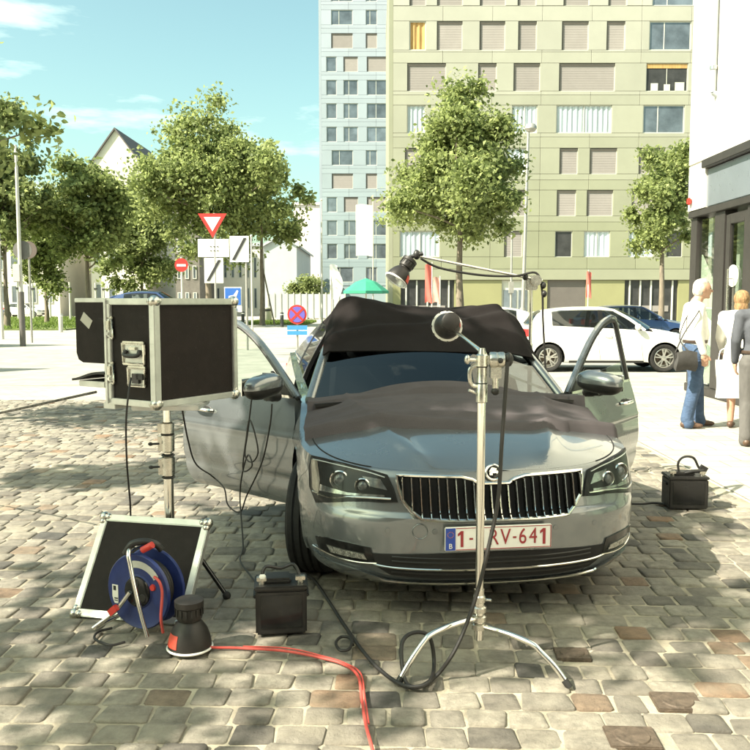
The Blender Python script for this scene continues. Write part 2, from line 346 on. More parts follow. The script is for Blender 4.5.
def cobble_mat(name, per_island):
    mm, t, b = nodes(name); L = t.links.new
    s = t.nodes.new('ShaderNodeNewGeometry').outputs['Random Per Island'] if per_island else t.nodes.new('ShaderNodeObjectInfo').outputs['Random']
    r = t.nodes.new('ShaderNodeValToRGB'); e = r.color_ramp.elements
    e[0].position = 0; e[0].color = (.085, .080, .072, 1); e[1].position = 1; e[1].color = (.27, .17, .105, 1)
    for p_, c_ in ((.10, (.155, .138, .115)), (.35, (.23, .207, .170)), (.65, (.28, .253, .207)), (.88, (.34, .307, .248)), (.945, (.25, .225, .18)), (.98, (.21, .14, .09))):
        k = e.new(p_); k.color = (*c_, 1)
    L(s, r.inputs[0])
    co = t.nodes.new('ShaderNodeTexCoord'); g = t.nodes.new('ShaderNodeNewGeometry')
    n = t.nodes.new('ShaderNodeTexNoise'); n.inputs['Scale'].default_value = 16; n.inputs['Detail'].default_value = 9; n.inputs['Roughness'].default_value = .68; L(g.outputs['Position'], n.inputs[0])
    mr = t.nodes.new('ShaderNodeMapRange'); mr.inputs[1].default_value = .32; mr.inputs[2].default_value = .7; mr.inputs[3].default_value = .66; mr.inputs[4].default_value = 1.38; L(n.outputs[0], mr.inputs[0])
    hs = t.nodes.new('ShaderNodeHueSaturation'); L(r.outputs[0], hs.inputs['Color']); L(mr.outputs[0], hs.inputs['Value'])
    # sand swept over some stones
    n4 = t.nodes.new('ShaderNodeTexNoise'); n4.inputs['Scale'].default_value = 2.3; n4.inputs['Detail'].default_value = 7; L(g.outputs['Position'], n4.inputs[0])
    m4 = t.nodes.new('ShaderNodeMapRange'); m4.inputs[1].default_value = .5; m4.inputs[2].default_value = .72; m4.inputs[4].default_value = .6; L(n4.outputs[0], m4.inputs[0])
    mx = t.nodes.new('ShaderNodeMix'); mx.data_type = 'RGBA'; mx.inputs[7].default_value = (.37, .33, .255, 1); L(m4.outputs[0], mx.inputs[0]); L(hs.outputs[0], mx.inputs[6]); L(mx.outputs[2], b.inputs['Base Color'])
    b.inputs['Roughness'].default_value = .62
    n2 = t.nodes.new('ShaderNodeTexNoise'); n2.inputs['Scale'].default_value = 46; n2.inputs['Detail'].default_value = 10; n2.inputs['Roughness'].default_value = .78; L(g.outputs['Position'], n2.inputs[0])
    bp = t.nodes.new('ShaderNodeBump'); bp.inputs['Strength'].default_value = 1; bp.inputs['Distance'].default_value = .018; L(n2.outputs[0], bp.inputs['Height']); L(bp.outputs[0], b.inputs['Normal'])
    return mm
COB1, COB2 = cobble_mat('cobble_stone', False), cobble_mat('cobble_stone_far', True)
def cobble_geo(rng, w, d):
    o = []
    c = min(w, d) * rng.uniform(.07, .15)
    for sx, sy, fl in ((-1, -1, 0), (1, -1, 1), (1, 1, 0), (-1, 1, 1)):
        x, y = sx * w / 2 + rng.uniform(-.007, .007), sy * d / 2 + rng.uniform(-.006, .006)
        a, b_ = (x - sx * c * rng.uniform(.5, 1), y), (x, y - sy * c * rng.uniform(.5, 1))
        o += [b_, a] if fl == 0 else [a, b_]
    tilt = (rng.uniform(-.035, .035), rng.uniform(-.035, .035)); h = rng.uniform(.004, .010)
    vs_ = []
    for k, z in ((1.0, -.05), (1.0, .002), (.945, None), (.6, None)):
        for x, y in o:
            vs_.append((x * k, y * k, z if z is not None else (h if k == .945 else h + .0015) + tilt[0] * x * k + tilt[1] * y * k))
    vs_.append((0, 0, h + .002)); fs = []
    for r_ in range(3):
        for k in range(8): fs.append((r_*8+k, r_*8+(k+1) % 8, r_*8+8+(k+1) % 8, r_*8+8+k))
    fs += [(24 + k, 24 + (k+1) % 8, 32) for k in range(8)]
    return vs_, fs
rg = random.Random(3); CW, CD = .156, .146; cobs = []
rot = R(-2.2); cs, sn = math.cos(rot), math.sin(rot); y = -1.2; row = 0
while y < 13.6:
    dd = CD * rg.uniform(.93, 1.09); x = -7.2 + rg.uniform(0, CW); drift = rg.uniform(-.01, .01)
    while x < 7.4:
        w_ = CW * rg.choice((.78, .9, .95, 1, 1, 1.06, 1.15, 1.3))
        X, Y = x + w_ / 2, y + dd / 2 + .03 * math.sin(x * .9 + row * .05); wx, wy = X * cs - Y * sn, X * sn + Y * cs
        if COBX0 + .1 < wx < COBX1 - .1 and -1.3 < wy < COBY1 - .08 and not (wx > 2.8 and wy > 6.05): cobs.append((wx, wy, w_ - .011, dd - .010))
        x += w_
    y += dd; row += 1
COVERS = [(G(572, 656), .10), (G(677, 704), .12), (G(632, 740), .12)]
cobs = [c for c in cobs if not any(abs(c[0] - g_.x) < r_ * .8 and abs(c[1] - g_.y) < r_ * .62 for g_, r_ in COVERS)]
def inview(c): return c[1] > 2.6 and abs(c[0]) < c[1] * .44 and (c[1] > 2.95)
order = sorted(range(len(cobs)), key=lambda i: (0 if inview(cobs[i]) else 1, cobs[i][1]))
near = set(order[:300]); variants = []
for k in range(24):
    mb = MB(); mb.add(*cobble_geo(rg, CW - .011, CD - .010)); variants.append(mb.mesh('cobble', COB1, smooth=True, ang=70))
mb = MB()
vv, ff = [], []
for i, (wx, wy, w_, d_) in enumerate(cobs):
    a = rot + rg.uniform(-.03, .03)
    if i in near:
        o = link('cobble', rg.choice(variants), paving); o.location = (wx, wy, rg.uniform(-.004, .004)); o.rotation_euler = (0, 0, a); o.scale = (w_ / (CW - .011), d_ / (CD - .010), 1)
    else:
        g, f = cobble_geo(rg, w_, d_); n = len(vv); ca, sa = math.cos(a), math.sin(a); dz = rg.uniform(-.004, .004)
        vv += [(wx + px_ * ca - py_ * sa, wy + px_ * sa + py_ * ca, pz_ + dz) for px_, py_, pz_ in g]; ff += [tuple(q + n for q in t_) for t_ in f]
me = bpy.data.meshes.new('cobbles'); me.from_pydata(vv, [], ff); me.materials.append(COB2); me.polygons.foreach_set('use_smooth', [True] * len(me.polygons))
o = link('cobble_field', me, paving); o['kind'] = 'stuff'
# iron covers set in the paving
IRON = mat('rusty_iron', (.10, .075, .055), .7, .3, .4, 25, .5, 60)
for (px_, py_, rx, lab) in ((572, 656, .075, 'small dark iron cover plate beside the right foot of the chrome stand'), (677, 704, .09, 'small sunlit square cover in the cobbles at the right'), (632, 740, .09, 'small square cover nearest the bottom edge of the picture')):
    g = G(px_, py_); t = thing('valve_cover', lab, 'cover', (g.x, g.y, .017), R(-3), 'small covers in the paving')
    q = MB(); q.bx(-rx, rx, -rx * .82, rx * .82, -.04, -.002); q.build('cover_frame', IRON, t, bevel=.004)
    q = MB(); q.lathe([(0, .004), (rx * .5, .004), (rx * .68, .003), (rx * .74, -.004)], 20); q.build('lid', IRON, t)
def grass(name, x0, x1, y0, y1, n, h, seed):
    r = np.random.default_rng(seed); c = np.stack([r.uniform(x0, x1, n), r.uniform(y0, y1, n), np.full(n, -.01)], 1)
    a = r.uniform(0, 6.28, n); w_ = r.uniform(.03, .06, n)[:, None]; hh = r.uniform(.5, 1.2, n) * h
    d = np.stack([np.cos(a), np.sin(a), np.zeros(n)], 1) * w_
    tip = c + np.stack([r.normal(0, .05, n), r.normal(0, .05, n), hh], 1)
    return fast_mesh(name, np.stack([c - d, c + d, tip], 1).reshape(-1, 3), 3, GRASSM)
def fast_mesh(name, verts, k, mt):
    n = len(verts) // k; me = bpy.data.meshes.new(name); me.vertices.add(n * k); me.vertices.foreach_set('co', verts.astype('f4').ravel())
    me.loops.add(n * k); me.loops.foreach_set('vertex_index', np.arange(n * k, dtype='i4')); me.polygons.add(n)
    me.polygons.foreach_set('loop_start', np.arange(0, n * k, k, dtype='i4')); me.polygons.foreach_set('loop_total', np.full(n, k, dtype='i4'))
    me.update(); me.materials.append(mt); return me
sheet('lawn', -60, -17, 46, 82, .06, TURF, .1)
o = link('grass', grass('grass', -60, -17, 46, 82, 26000, .16, 5)); o.location.z = .07; o['kind'] = 'stuff'
sheet('grass_strip', -9.2, -4.6, 57, 66, .05, TURF, .1)
o = link('grass', grass('grass', -9.2, -4.6, 57, 66, 5000, .14, 6)); o.location.z = .06; o['kind'] = 'stuff'

# ---------------- trees ----------------
def tree(name, label, base, h0, h1, rx, ry, tr, nblob, nleaf, leaf, seed, lm=None, group=None, egg=.35, lean=(0, 0), limbs=14, sigma=.5, stake=False, lobes=False):
    r = np.random.default_rng(seed); t = thing(name, label, 'tree', base, 0, group); lm = lm or LEAF
    cz, rz = (h0 + h1) / 2, (h1 - h0) / 2; bl = []
    while len(bl) < nblob:
        p = r.normal(size=3); p /= np.linalg.norm(p); az = math.atan2(p[1], p[0]); p *= (r.uniform(.08, 1) ** .5) * (.88 + .20 * math.sin(az * 3 + seed + p[2] * 2.5) + .14 * math.sin(az * 5 - p[2] * 5 + seed * 2))
        k = 1 - egg * max(p[2], -.2) * 1.1
        bl.append(np.array([p[0] * rx * k * .86 + lean[0] * (p[2] + 1), p[1] * ry * k * .86 + lean[1] * (p[2] + 1), cz + p[2] * rz * .9]))
    bl = np.array(bl); br = r.uniform(.13, .33, nblob) * rx * sigma * 2
    m_ = MB(); top = V((lean[0] * 1.2, lean[1] * 1.2, lerp(h0, h1, .72))); rr_ = random.Random(seed)
    spine = [V((0, 0, -.05)), V((.02 * tr * 10, 0, h0 * .5)), V((0, .02, h0)), top * .55 + V((.04, 0, lerp(h0, h1, .35) - top.z * .55)), top]
    sp = catmull(spine, 6); n = len(sp); m_.tube(sp, [tr * (1.25 if i == 0 else lerp(1, .18, (i / (n - 1)) ** .9)) for i in range(n)], 12)
    m_.build('trunk', BARK, t)
    m_ = MB()
    for i in range(min(limbs, nblob)):
        e = V(bl[i]); f = rr_.uniform(.35, .85); zz = max(h0 * .8, min(e.z - .2 * rz, h0 + (e.z - h0) * f)); k = min(max((zz - 0) / top.z, 0), 1)
        s0 = min(sp, key=lambda q: abs(q.z - zz)); mid = (s0 + e) / 2 + V((rr_.uniform(-.2, .2), rr_.uniform(-.2, .2), rr_.uniform(-.25, .1))) * rx * .4
        c_ = catmull([s0, mid, e], 5); r0 = tr * .38 * (1 - .6 * k); m_.tube(c_, [lerp(r0, r0 * .25, j / (len(c_) - 1)) for j in range(len(c_))], 6)
    m_.build('limbs', BARK, t)
    wts = br ** 2; idx = r.choice(nblob, nleaf, p=wts / wts.sum()); q = r.normal(size=(nleaf, 3)); q /= np.linalg.norm(q, axis=1)[:, None]
    q *= np.minimum(np.abs(r.normal(0, .58, nleaf)) + .10, 1.2)[:, None]; q[:, 2] *= .85
    c = bl[idx] + q * br[idx][:, None]
    nrm = r.normal(size=(nleaf, 3)) * .75 + q * .55 + np.array([0, 0, .45]); nrm /= np.linalg.norm(nrm, axis=1)[:, None]
    a = r.normal(size=(nleaf, 3)); tt = np.cross(nrm, a); tt /= np.linalg.norm(tt, axis=1)[:, None]; bb = np.cross(nrm, tt)
    s_ = r.uniform(.6, 1.25, nleaf)[:, None] * leaf
    vs_ = np.stack([c - tt * s_ * .6, c + bb * s_ * .42 + nrm * s_ * .1, c + tt * s_ * .6 - nrm * s_ * .08, c - bb * s_ * .42 + nrm * s_ * .1], 1).reshape(-1, 3)
    if lobes:
        nn_ = nrm * s_; ax = tt * s_; bx_ = bb * s_
        vs_ = np.stack([c - ax*.6, c - ax*.18 + bx_*.36 + nn_*.08, c + ax*.2 + bx_*.30 + nn_*.05, c + ax*.66 - nn_*.10, c + ax*.2 - bx_*.30 + nn_*.05, c - ax*.18 - bx_*.36 + nn_*.08], 1).reshape(-1, 3)
    o_ = link('crown', fast_mesh('crown', vs_, 6 if lobes else 4, lm), t)
    if stake:
        m_ = MB(); m_.cyl((.9, -.4, -.1), (.08, 0, h0 * .9), .05, .05, 8); m_.build('stake', BARK, t)
    return t
def at(px_, py_, Y): p = P(px_, py_, Y); return (p.x, p.y, 0)
# shade trees standing left of the camera, their crowns throw the dappled shade
tree('plane_tree', 'tall leafy tree left of the camera whose shade dapples the cobbles', (-5.75, 1.78, 0), 3.8, 8.4, 2.35, 2.0, .13, 44, 8600, .16, 11, group='street trees')
tree('plane_tree', 'slender leafy tree left of the car shading the cobbles beside its open door', (-7.2, 4.75, 0), 4.2, 7.6, 1.5, 1.0, .10, 24, 3200, .15, 25, group='street trees')
tree('plane_tree', 'nearest leafy tree at the left edge with twigs reaching into the sky', (-6.25, 10.3, 0), 2.2, 5.7, 2.15, 2.2, .12, 64, 15000, .11, 12, group='street trees', limbs=56, lobes=True)
tree('plane_tree', 'round crowned tree in front of the green apartment building', at(459, 300, 25.5), 2.5, 8.2, 2.45, 2.3, .17, 100, 48000, .12, 13, group='street trees', egg=.46)
tree('plane_tree', 'slim pale tree partly behind the corner of the white shop building', at(661, 300, 33), 3.3, 8.3, 1.95, 1.9, .14, 62, 24000, .135, 14, group='street trees', egg=.3)
tree('plane_tree', 'tallest broad tree behind the yield sign', at(208, 300, 52), 3.4, 14.0, 5.6, 4.6, .26, 92, 40000, .22, 15, LEAF, group='street trees', egg=.45, sigma=.46)
tree('plane_tree', 'staked thin tree with a ragged crown left of the pale tower', at(262, 300, 56), 4.2, 13.6, 3.4, 3.2, .20, 50, 9000, .32, 16, group='street trees', egg=.4, stake=True)
tree('plane_tree', 'leaning bushy tree between the gabled house and the lamp pole', at(88, 300, 54), 2.6, 13.0, 3.9, 3.6, .24, 70, 21000, .25, 17, LEAF, group='street trees', egg=.45)
tree('plane_tree', 'dense tree at the left edge behind the lamp pole', at(6, 300, 50), 2.2, 13.8, 3.1, 3.1, .22, 80, 22000, .25, 18, LEAFDARK, group='street trees', egg=.45)
tree('plane_tree', 'low dark tree under the gabled house', at(142, 300, 66), 1.8, 11.0, 4.2, 3.4, .22, 80, 18000, .27, 19, LEAFDARK, group='street trees', egg=.25)
tree('plane_tree', 'small bushy tree on the lawn between two taller trees at the left', at(46, 300, 60), 1.6, 10.6, 3.0, 3.0, .2, 70, 17000, .25, 20, LEAF, group='street trees', egg=.3)
tree('hedge_tree', 'clipped green tree showing above the pale site fence', at(308, 300, 78), .3, 4.2, 2.6, 2.0, .12, 90, 13000, .22, 21, LEAFDARK, egg=.05)

# ---------------- buildings ----------------
BLIND = mat('window_blind', (.27, .245, .23), .8, 0, .06, 1.2, rand=.09)
REVEALSHADE = mat('reveal_shade', (.10, .09, .075), .6, .2, .1, 3)  # shadow tone for the window reveals, put in as dark colour
FRAME = mat('window_frame', (.50, .50, .44), .5, 0, .05, 3)
PANE = mat('window_pane', (.15, .175, .20), .06, .35, .35, .9, rand=.25)
CURT = mat('curtain_pane', (.42, .47, .50), .35, 0, .35, 2.2, stretch=(4, 1, .15), rand=.1)
DARKIN = mat('dark_opening', (.03, .03, .03), .5, 0, .4, 2)
ORANGE = mat('orange_curtain', (.42, .25, .09), .8, 0, .25, 3, stretch=(4, 1, .4))
WKIND = {'b': ('blind', BLIND), 'g': ('pane', PANE), 'c': ('curtain', CURT), 'd': ('pane', DARKIN), 'o': ('curtain', ORANGE)}
def window_part(root, xa, xb, za, zb, Y, kind, frame=.07, depth=.06):
    f = MB(); f.bx(xa, xa + frame, Y, Y + depth, za, zb); f.bx(xb - frame, xb, Y, Y + depth, za, zb); f.bx(xa + frame, xb - frame, Y, Y + depth, za, za + frame); f.bx(xa + frame, xb - frame, Y, Y + depth, zb - frame, zb)
    if kind in 'gcd' and xb - xa > 1.3: c_ = lerp(xa, xb, .5 if kind != 'g' else .36); f.bx(c_ - frame / 2, c_ + frame / 2, Y, Y + depth, za + frame, zb - frame)
    w_ = f.build('window', FRAME, root, smooth=False)
    n_, mt = WKIND[kind]
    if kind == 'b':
        f = MB(); f.bx(xa + .004, xb - .004, Y - .035, Y - .003, zb - .15, zb - .006); f.build('head_shade_strip', REVEALSHADE, w_, smooth=False)  # dark strip painting the shadow under the window head
        f = MB(); f.bx(xa + .004, xa + .10, Y - .03, Y - .003, za + .006, zb - .16); f.build('jamb_shade_strip', REVEALSHADE, w_, smooth=False)  # dark strip painting the shadow of the left jamb
    q = MB()
    if kind == 'b':
        k = max(4, int((zb - za) / .16)); hh = (zb - za - 2 * frame) / k
        for i in range(k): q.bx(xa + frame, xb - frame, Y + .02, Y + .035, za + frame + i * hh + .008, za + frame + (i + 1) * hh)
    elif kind in 'co':
        nn = max(8, int((xb - xa) / .12))
        q.grid(lambda u, v: (lerp(xa + frame, xb - frame, u), Y + .06 + .03 * math.sin(u * nn * 2.2), lerp(za + frame, zb - frame, v)), nn * 3, 1)
    else: q.bx(xa + frame, xb - frame, Y + .02, Y + .03, za + frame, zb - frame)
    q.build(n_, mt, w_, smooth=kind in 'co')
def facade(root, Y, x0, x1, storeys, pw, colour, thick=.3, gap=.02):
    """storeys: (z0, z1, za, zb, [(xa, xb, kind)]) ; panels stand proud of the core, windows sit back between them"""
    for si, (z0, z1, za, zb, wins) in enumerate(storeys):
        mt = colour(si, len(storeys)); ys = (Y, Y + thick)
        n = max(1, round((x1 - x0) / pw)); js = [lerp(x0, x1, i / n) for i in range(n + 1)]
        def band(a, b, lo, hi):
            if b - a < .03 or hi - lo < .03: return
            q = MB(); q.bx(a + gap / 2, b - gap / 2, *ys, lo + gap / 2, hi - gap / 2); q.build('facade_panel', mt, root, smooth=False, bevel=.01, seg=1)
        for a, b in zip(js, js[1:]):
            band(a, b, z0, za); band(a, b, zb, z1)
        cur = x0
        for xa, xb, kind in sorted(wins):
            k = [j for j in js if cur + .4 < j < xa - .4]; e = [cur] + k + [xa]
            for a, b in zip(e, e[1:]): band(a, b, za, zb)
            window_part(root, xa, xb, za, zb, Y + .085, kind, .035 if kind in 'bd' else .06); cur = xb
        k = [j for j in js if cur + .4 < j < x1 - .4]; e = [cur] + k + [x1]
        for a, b in zip(e, e[1:]): band(a, b, za, zb)
XYR = Matrix.Rotation(R(90), 4, 'X')
# green apartment block, front plane 57 m away
GY = 57.0
gx = lambda p_: P(p_, 200, GY).x
gz = lambda p_: P(500, p_, GY).z
root = thing('apartment_building', 'large pale green apartment block with taupe blinds and wide square windows', 'building', (0, 0, 0))
rows = [(-38, 6, -32, 5.5, [(409,425,'b'),(436,461,'b'),(478,503,'b'),(515,533,'b'),(560,585,'b'),(604,622,'b'),(647,688,'g'),(700,720,'b')]),
 (6, 52, 21, 50, [(409,425,'o'),(436,461,'b'),(478,503,'b'),(516,534,'b'),(559,585,'b'),(603,621,'b'),(645,686,'g'),(700,720,'b')]),
 (52, 95, 63, 91, [(407,445,'b'),(477,495,'b'),(512,538,'b'),(557,612,'b'),(643,684,'d'),(700,720,'b')]),
 (95, 137, 105, 133, [(407,425,'c'),(440,470,'c'),(511,536,'c'),(555,610,'c'),(641,682,'g'),(700,720,'b')]),
 (137, 180, 148, 174, [(405,440,'b'),(470,490,'b'),(506,525,'c'),(559,577,'b'),(589,616,'b'),(638,664,'b'),(694,720,'c')]),
 (180, 222, 190, 216, [(405,440,'b'),(505,528,'b'),(557,576,'b'),(587,613,'b'),(632,655,'b'),(690,720,'b')]),
 (222, 269, 231, 257, [(400,440,'c'),(505,523,'b'),(556,573,'d'),(585,611,'c'),(630,655,'c'),(668,684,'d'),(694,720,'c')])]
st = [(gz(b), gz(a), gz(d), gz(c), [(gx(i), gx(j), k) for i, j, k in w]) for a, b, c, d, w in rows][::-1]
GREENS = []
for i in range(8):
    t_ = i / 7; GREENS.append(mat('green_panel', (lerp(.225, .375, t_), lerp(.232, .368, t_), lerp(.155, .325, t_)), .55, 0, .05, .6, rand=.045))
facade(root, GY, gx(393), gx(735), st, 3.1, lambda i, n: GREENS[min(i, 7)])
zf, x0, x1 = gz(269), gx(393), gx(735)
q = MB(); q.bx(x0, x1, GY + .31, GY + 16, 0, gz(-38)); q.build('building_core', VOID, root, smooth=False)
q = MB(); q.bx(x0 - .28, x0 - .005, GY + .02, GY + 16, 0, gz(-38)); q.build('side_wall', GREENS[1], root, smooth=False)
q = MB(); q.bx(x0 - .3, x1 + .3, GY - .1, GY + 16.2, gz(-38) + .01, gz(-38) + .5); q.build('roof_parapet', GREENS[7], root, smooth=False)
q = MB(); q.bx(x0 - .1, x1, GY - .12, GY + .3, gz(280), zf - .012); q.build('ground_floor_fascia', GREENS[1], root, smooth=False, bevel=.02)
def gf(a, b, name, mt, y=0, z1=280, z0=0):
    q_ = MB(); q_.bx(gx(a), gx(b), GY + y, GY + y + .2, z0, gz(z1) - .01); return q_.build(name, mt, root, smooth=False, bevel=.01)
OLIVE = mat('olive_panel', (.245, .24, .12), .6, 0, .06, .6)
for a, b in ((393, 401), (455, 503), (531, 549), (588, 627), (681, 735)): gf(a, b, 'ground_floor_panel', OLIVE)
SHUT = mat('grey_shutter', (.13, .115, .105), .6, .2, .08, 1.5)
sh = gf(549, 588, 'roller_shutter', SHUT, .12)
for a, b in ((401, 455), (627, 681)):
    f = gf(a, b, 'shop_window', DARKIN, .16)
    for k in range(5):
        xx = lerp(gx(a), gx(b), (k + .5) / 5); q = MB(); q.bx(xx - .05, xx + .05, GY + .06, GY + .15, 0, 3); q.build('mullion', FRAME, f, smooth=False)
    q = MB(); q.bx(gx(a) + .5, gx(b) - .6, GY + .11, GY + .15, .9, 1.3); q.build('counter', BLIND, f, smooth=False)
f = gf(503, 531, 'entrance', FRAME, .14)
for a, b in ((505, 511), (513, 518), (520, 529)):
    q = MB(); q.bx(gx(a), gx(b), GY + .09, GY + .13, .25, 2.35); q.build('pane', PANE, f, smooth=False)
# the open loggia: tan soffit and white chairs
for nm_, mt_, a_, b_, c_, d_ in (('loggia_soffit', ORANGE, 643.6, 683.4, 63.5, 68), ('loggia_chair', FRAME, 648, 655, 83, 90.5), ('loggia_chair', FRAME, 661, 667, 84, 90.5), ('loggia_chair', FRAME, 672, 681, 82, 90.5)):
    q = MB(); q.bx(gx(a_), gx(b_), GY + .07, GY + .10, gz(d_), gz(c_)); q.build(nm_, mt_, root, smooth=False)
# pale blue tower farther back
TY = 104.0
tx = lambda p_: P(p_, 200, TY).x
tz = lambda p_: P(355, p_, TY).z
root = thing('apartment_tower', 'tall pale blue apartment tower with small square windows left of the green block', 'building', (0, 0, 0))
A = [(332,353,'{}'),(366,377,'{}'),(387,393,'{}'),(402,420,'b')]
B = [(327,337,'g'),(344,358,'{}'),(367,392,'{}'),(402,420,'g')]
rowsT = []; y_ = -40; patt = ['Ab','Ag','Ag','Ab','Bb','Bg','Bg','Bg','Ag','Ab','Bb','Bg','Bg','Ag']
for k, pt in enumerate(patt):
    a = -42 + 23.4 * (k + 0); base = A if pt[0] == 'A' else B
    rowsT.append((a, a + 23.4, a + 5, a + 20, [(i, j, c.format(pt[1])) for i, j, c in base]))
st = [(tz(b), tz(a), tz(d), tz(c), [(tx(i), tx(j), k) for i, j, k in w]) for a, b, c, d, w in rowsT][::-1]
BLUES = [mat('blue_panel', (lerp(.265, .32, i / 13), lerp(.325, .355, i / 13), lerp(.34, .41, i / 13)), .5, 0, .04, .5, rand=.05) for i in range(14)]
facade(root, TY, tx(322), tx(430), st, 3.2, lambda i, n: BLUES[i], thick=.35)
q = MB(); q.bx(tx(322), tx(430), TY + .36, TY + 16, 0, tz(-42)); q.build('building_core', VOID, root, smooth=False)
q = MB(); q.bx(tx(322) - .3, tx(322) - .005, TY + .02, TY + 16, 0, tz(-42)); q.build('side_wall', BLUES[9], root, smooth=False)
q = MB(); q.bx(tx(322) - .3, tx(430), TY - .05, TY + 16, tz(-42) + .01, tz(-42) + .6); q.build('roof_parapet', BLUES[9], root, smooth=False)
q = MB(); q.bx(tx(322), tx(430), TY + .05, TY + .35, 0, st[0][0] - .01); q.build('plinth', BLUES[0], root, smooth=False)
# houses and sheds at the left
def house(name, label, px0, px1, ptop, papex, Y, depth, wallc, roofc, wins, group='low buildings at the left', vertical=False):
    a, b = P(px0, 300, Y).x, P(px1, 300, Y).x; zt = P(0, ptop, Y).z; za = P(0, papex, Y).z; c = (a + b) / 2; w = (b - a) / 2
    t = thing(name, label, 'building', (c, Y, 0), 0, group)
    q = MB(); q.prism([(-w, 0), (w, 0), (w, zt), (0, za), (-w, zt)] if za > zt + .2 else [(-w, 0), (w, 0), (w, zt), (-w, zt)], -depth, 0, Matrix.Rotation(R(90), 4, 'X')); q.build('wall', wallc, t, smooth=False)
    if za > zt + .2:
        for s in (-1, 1):
            e_ = w + .35; ze_ = za - (za - zt) * e_ / w
            q = MB(); q.prism([(s*.01, za + .02), (s*e_, ze_ + .02), (s*e_, ze_ + .24), (s*.01, za + .24)], -depth - .2, .25, Matrix.Rotation(R(90), 4, 'X')); q.build('roof', roofc, t, smooth=False)
    else:
        q = MB(); q.bx(-w - .15, w + .15, -.2, depth, zt + .01, zt + .35); q.build('roof_parapet', roofc, t, smooth=False)
    for (u, v, wu, wv) in wins: window_part(t, -w + 2*w*u, -w + 2*w*(u + wu), zt * v, zt * (v + wv), -.08, 'g', .08)
    return t
CREAM = mat('cream_render', (.62, .58, .50), .85, 0, .07, .5)
PALEG = mat('pale_grey_cladding', (.42, .45, .47), .6, .1, .06, .8)
DKBR = mat('dark_brick', (.15, .135, .12), .9, 0, .2, 2)
PINK = mat('pale_pink_render', (.60, .53, .48), .85, 0, .05, .5)
ROOFM = mat('slate_roof', (.10, .09, .09), .8, 0, .2, 2)
g33 = [(i * .25 + .06, j * .3 + .06, .13, .16) for i in range(4) for j in range(3)]
house('gabled_house', 'white gabled house rising above the trees at the left', 92, 147, 168, 130, 92, 14, CREAM, ROOFM, g33[:8])
house('low_building', 'dark brick building behind the round stop sign', 176, 200, 205, 205, 88, 12, DKBR, ROOFM, [(i * .32 + .08, j * .24 + .1, .16, .12) for i in range(3) for j in range(3)])
house('low_building', 'pale building with rows of tall narrow windows behind the white signs', 200, 262, 246, 246, 96, 14, CREAM, PALEG, [(i * .12 + .03, j * .44 + .1, .055, .3) for i in range(8) for j in range(2)])
house('grey_hall', 'pale grey gabled hall behind the staked tree', 265, 297, 246, 237, 84, 18, PALEG, PALEG, [(.1, .12, .3, .2), (.55, .12, .3, .2)])
house('low_building', 'plain pinkish building between the grey hall and the tower', 294, 331, 205, 205, 112, 12, PINK, PINK, [(.18, .33, .2, .06)])
house('low_building', 'cream building half hidden by trees at the left edge', -40, 60, 205, 205, 90, 12, CREAM, ROOFM, [(i * .16 + .04, j * .3 + .12, .09, .16) for i in range(6) for j in range(3)])
# white shop building at the right, its front runs along x = 5.4
SX = 5.4
SHOPW = mat('white_render', (.60, .575, .515), .85, 0, .05, 1.4, .35, 90)
DARKMET = mat('dark_bronze_metal', (.050, .045, .042), .45, .4, .12, 4)
FASC = mat('grey_fascia', (.24, .27, .31), .3, .5, .06, 3)
yd = lambda p_: SX * FPX / (p_ - 375)
root = thing('shop_building', 'white corner building with a dark framed glass shopfront at the right', 'building', (SX, 0, 0))
y1 = yd(683)
q = MB(); q.bx(0, 9, -8, y1, 3.86, 14); q.build('upper_wall', SHOPW, root, smooth=False, bevel=.02)
q = MB(); q.bx(-.07, 3, -8, y1 - .75, 3.72, 3.85); q.build('canopy', DARKMET, root, smooth=False, bevel=.01)
q = MB(); q.bx(.04, .5, -8, y1 - .75, 3.1, 3.71); q.build('fascia', FASC, root, smooth=False, bevel=.01)
q = MB(); q.bx(.01, 9, y1 - .74, y1 - .01, 3.1, 3.85); q.build('corner_wall', SHOPW, root, smooth=False)
q = MB(); q.bx(.45, 9, y1 - .3, y1 - .02, 0, 3.09); q.build('end_wall', SHOPW, root, smooth=False)
q = MB(); q.bx(.04, .3, -8, y1, 0.0, .14); q.build('plinth', DARKMET, root, smooth=False, bevel=.01)
q = MB(); q.bx(.02, .4, -8, y1, 2.98, 3.09); q.build('top_rail', DARKMET, root, smooth=False, bevel=.008)
def ycol(a, b, name='column', mt=DARKMET, x0=.075, x1=.28, z0=.145, z1=2.975): 
    q_ = MB(); q_.bx(x0, x1, yd(b), yd(a), z0, z1); return q_.build(name, mt, root, smooth=False, bevel=.008)
ycol(683, 689); ycol(706, 716); ycol(737.5, 744.5)
ys = yd(760)
for k in range(7):
    q = MB(); q.bx(.075, .28, ys - k * 1.6 - .2, ys - k * 1.6, .145, 2.975); q.build('column', DARKMET, root, smooth=False, bevel=.008)
def pane(ya, yb, z0=.2, z1=2.93): q_ = MB(); q_.bx(.12, .135, ya, yb, z0, z1); return q_.build('shop_pane', SHOPGLASS, root, smooth=False)
pane(yd(706) + .03, yd(689) - .03)
d = pane(yd(737.5) + .12, yd(720) - .02, .3, 2.75)
q = MB()
for a, b, c, e in ((yd(737.5) + .02, yd(737.5) + .12, .16, 2.9), (yd(720) - .02, yd(716) - .02, .16, 2.9), (yd(737.5) + .12, yd(720) - .02, .16, .3), (yd(737.5) + .12, yd(720) - .02, 2.75, 2.9)): q.bx(.09, .15, a, b, c, e)
q.build('door_frame', DARKMET, d, smooth=False, bevel=.006)
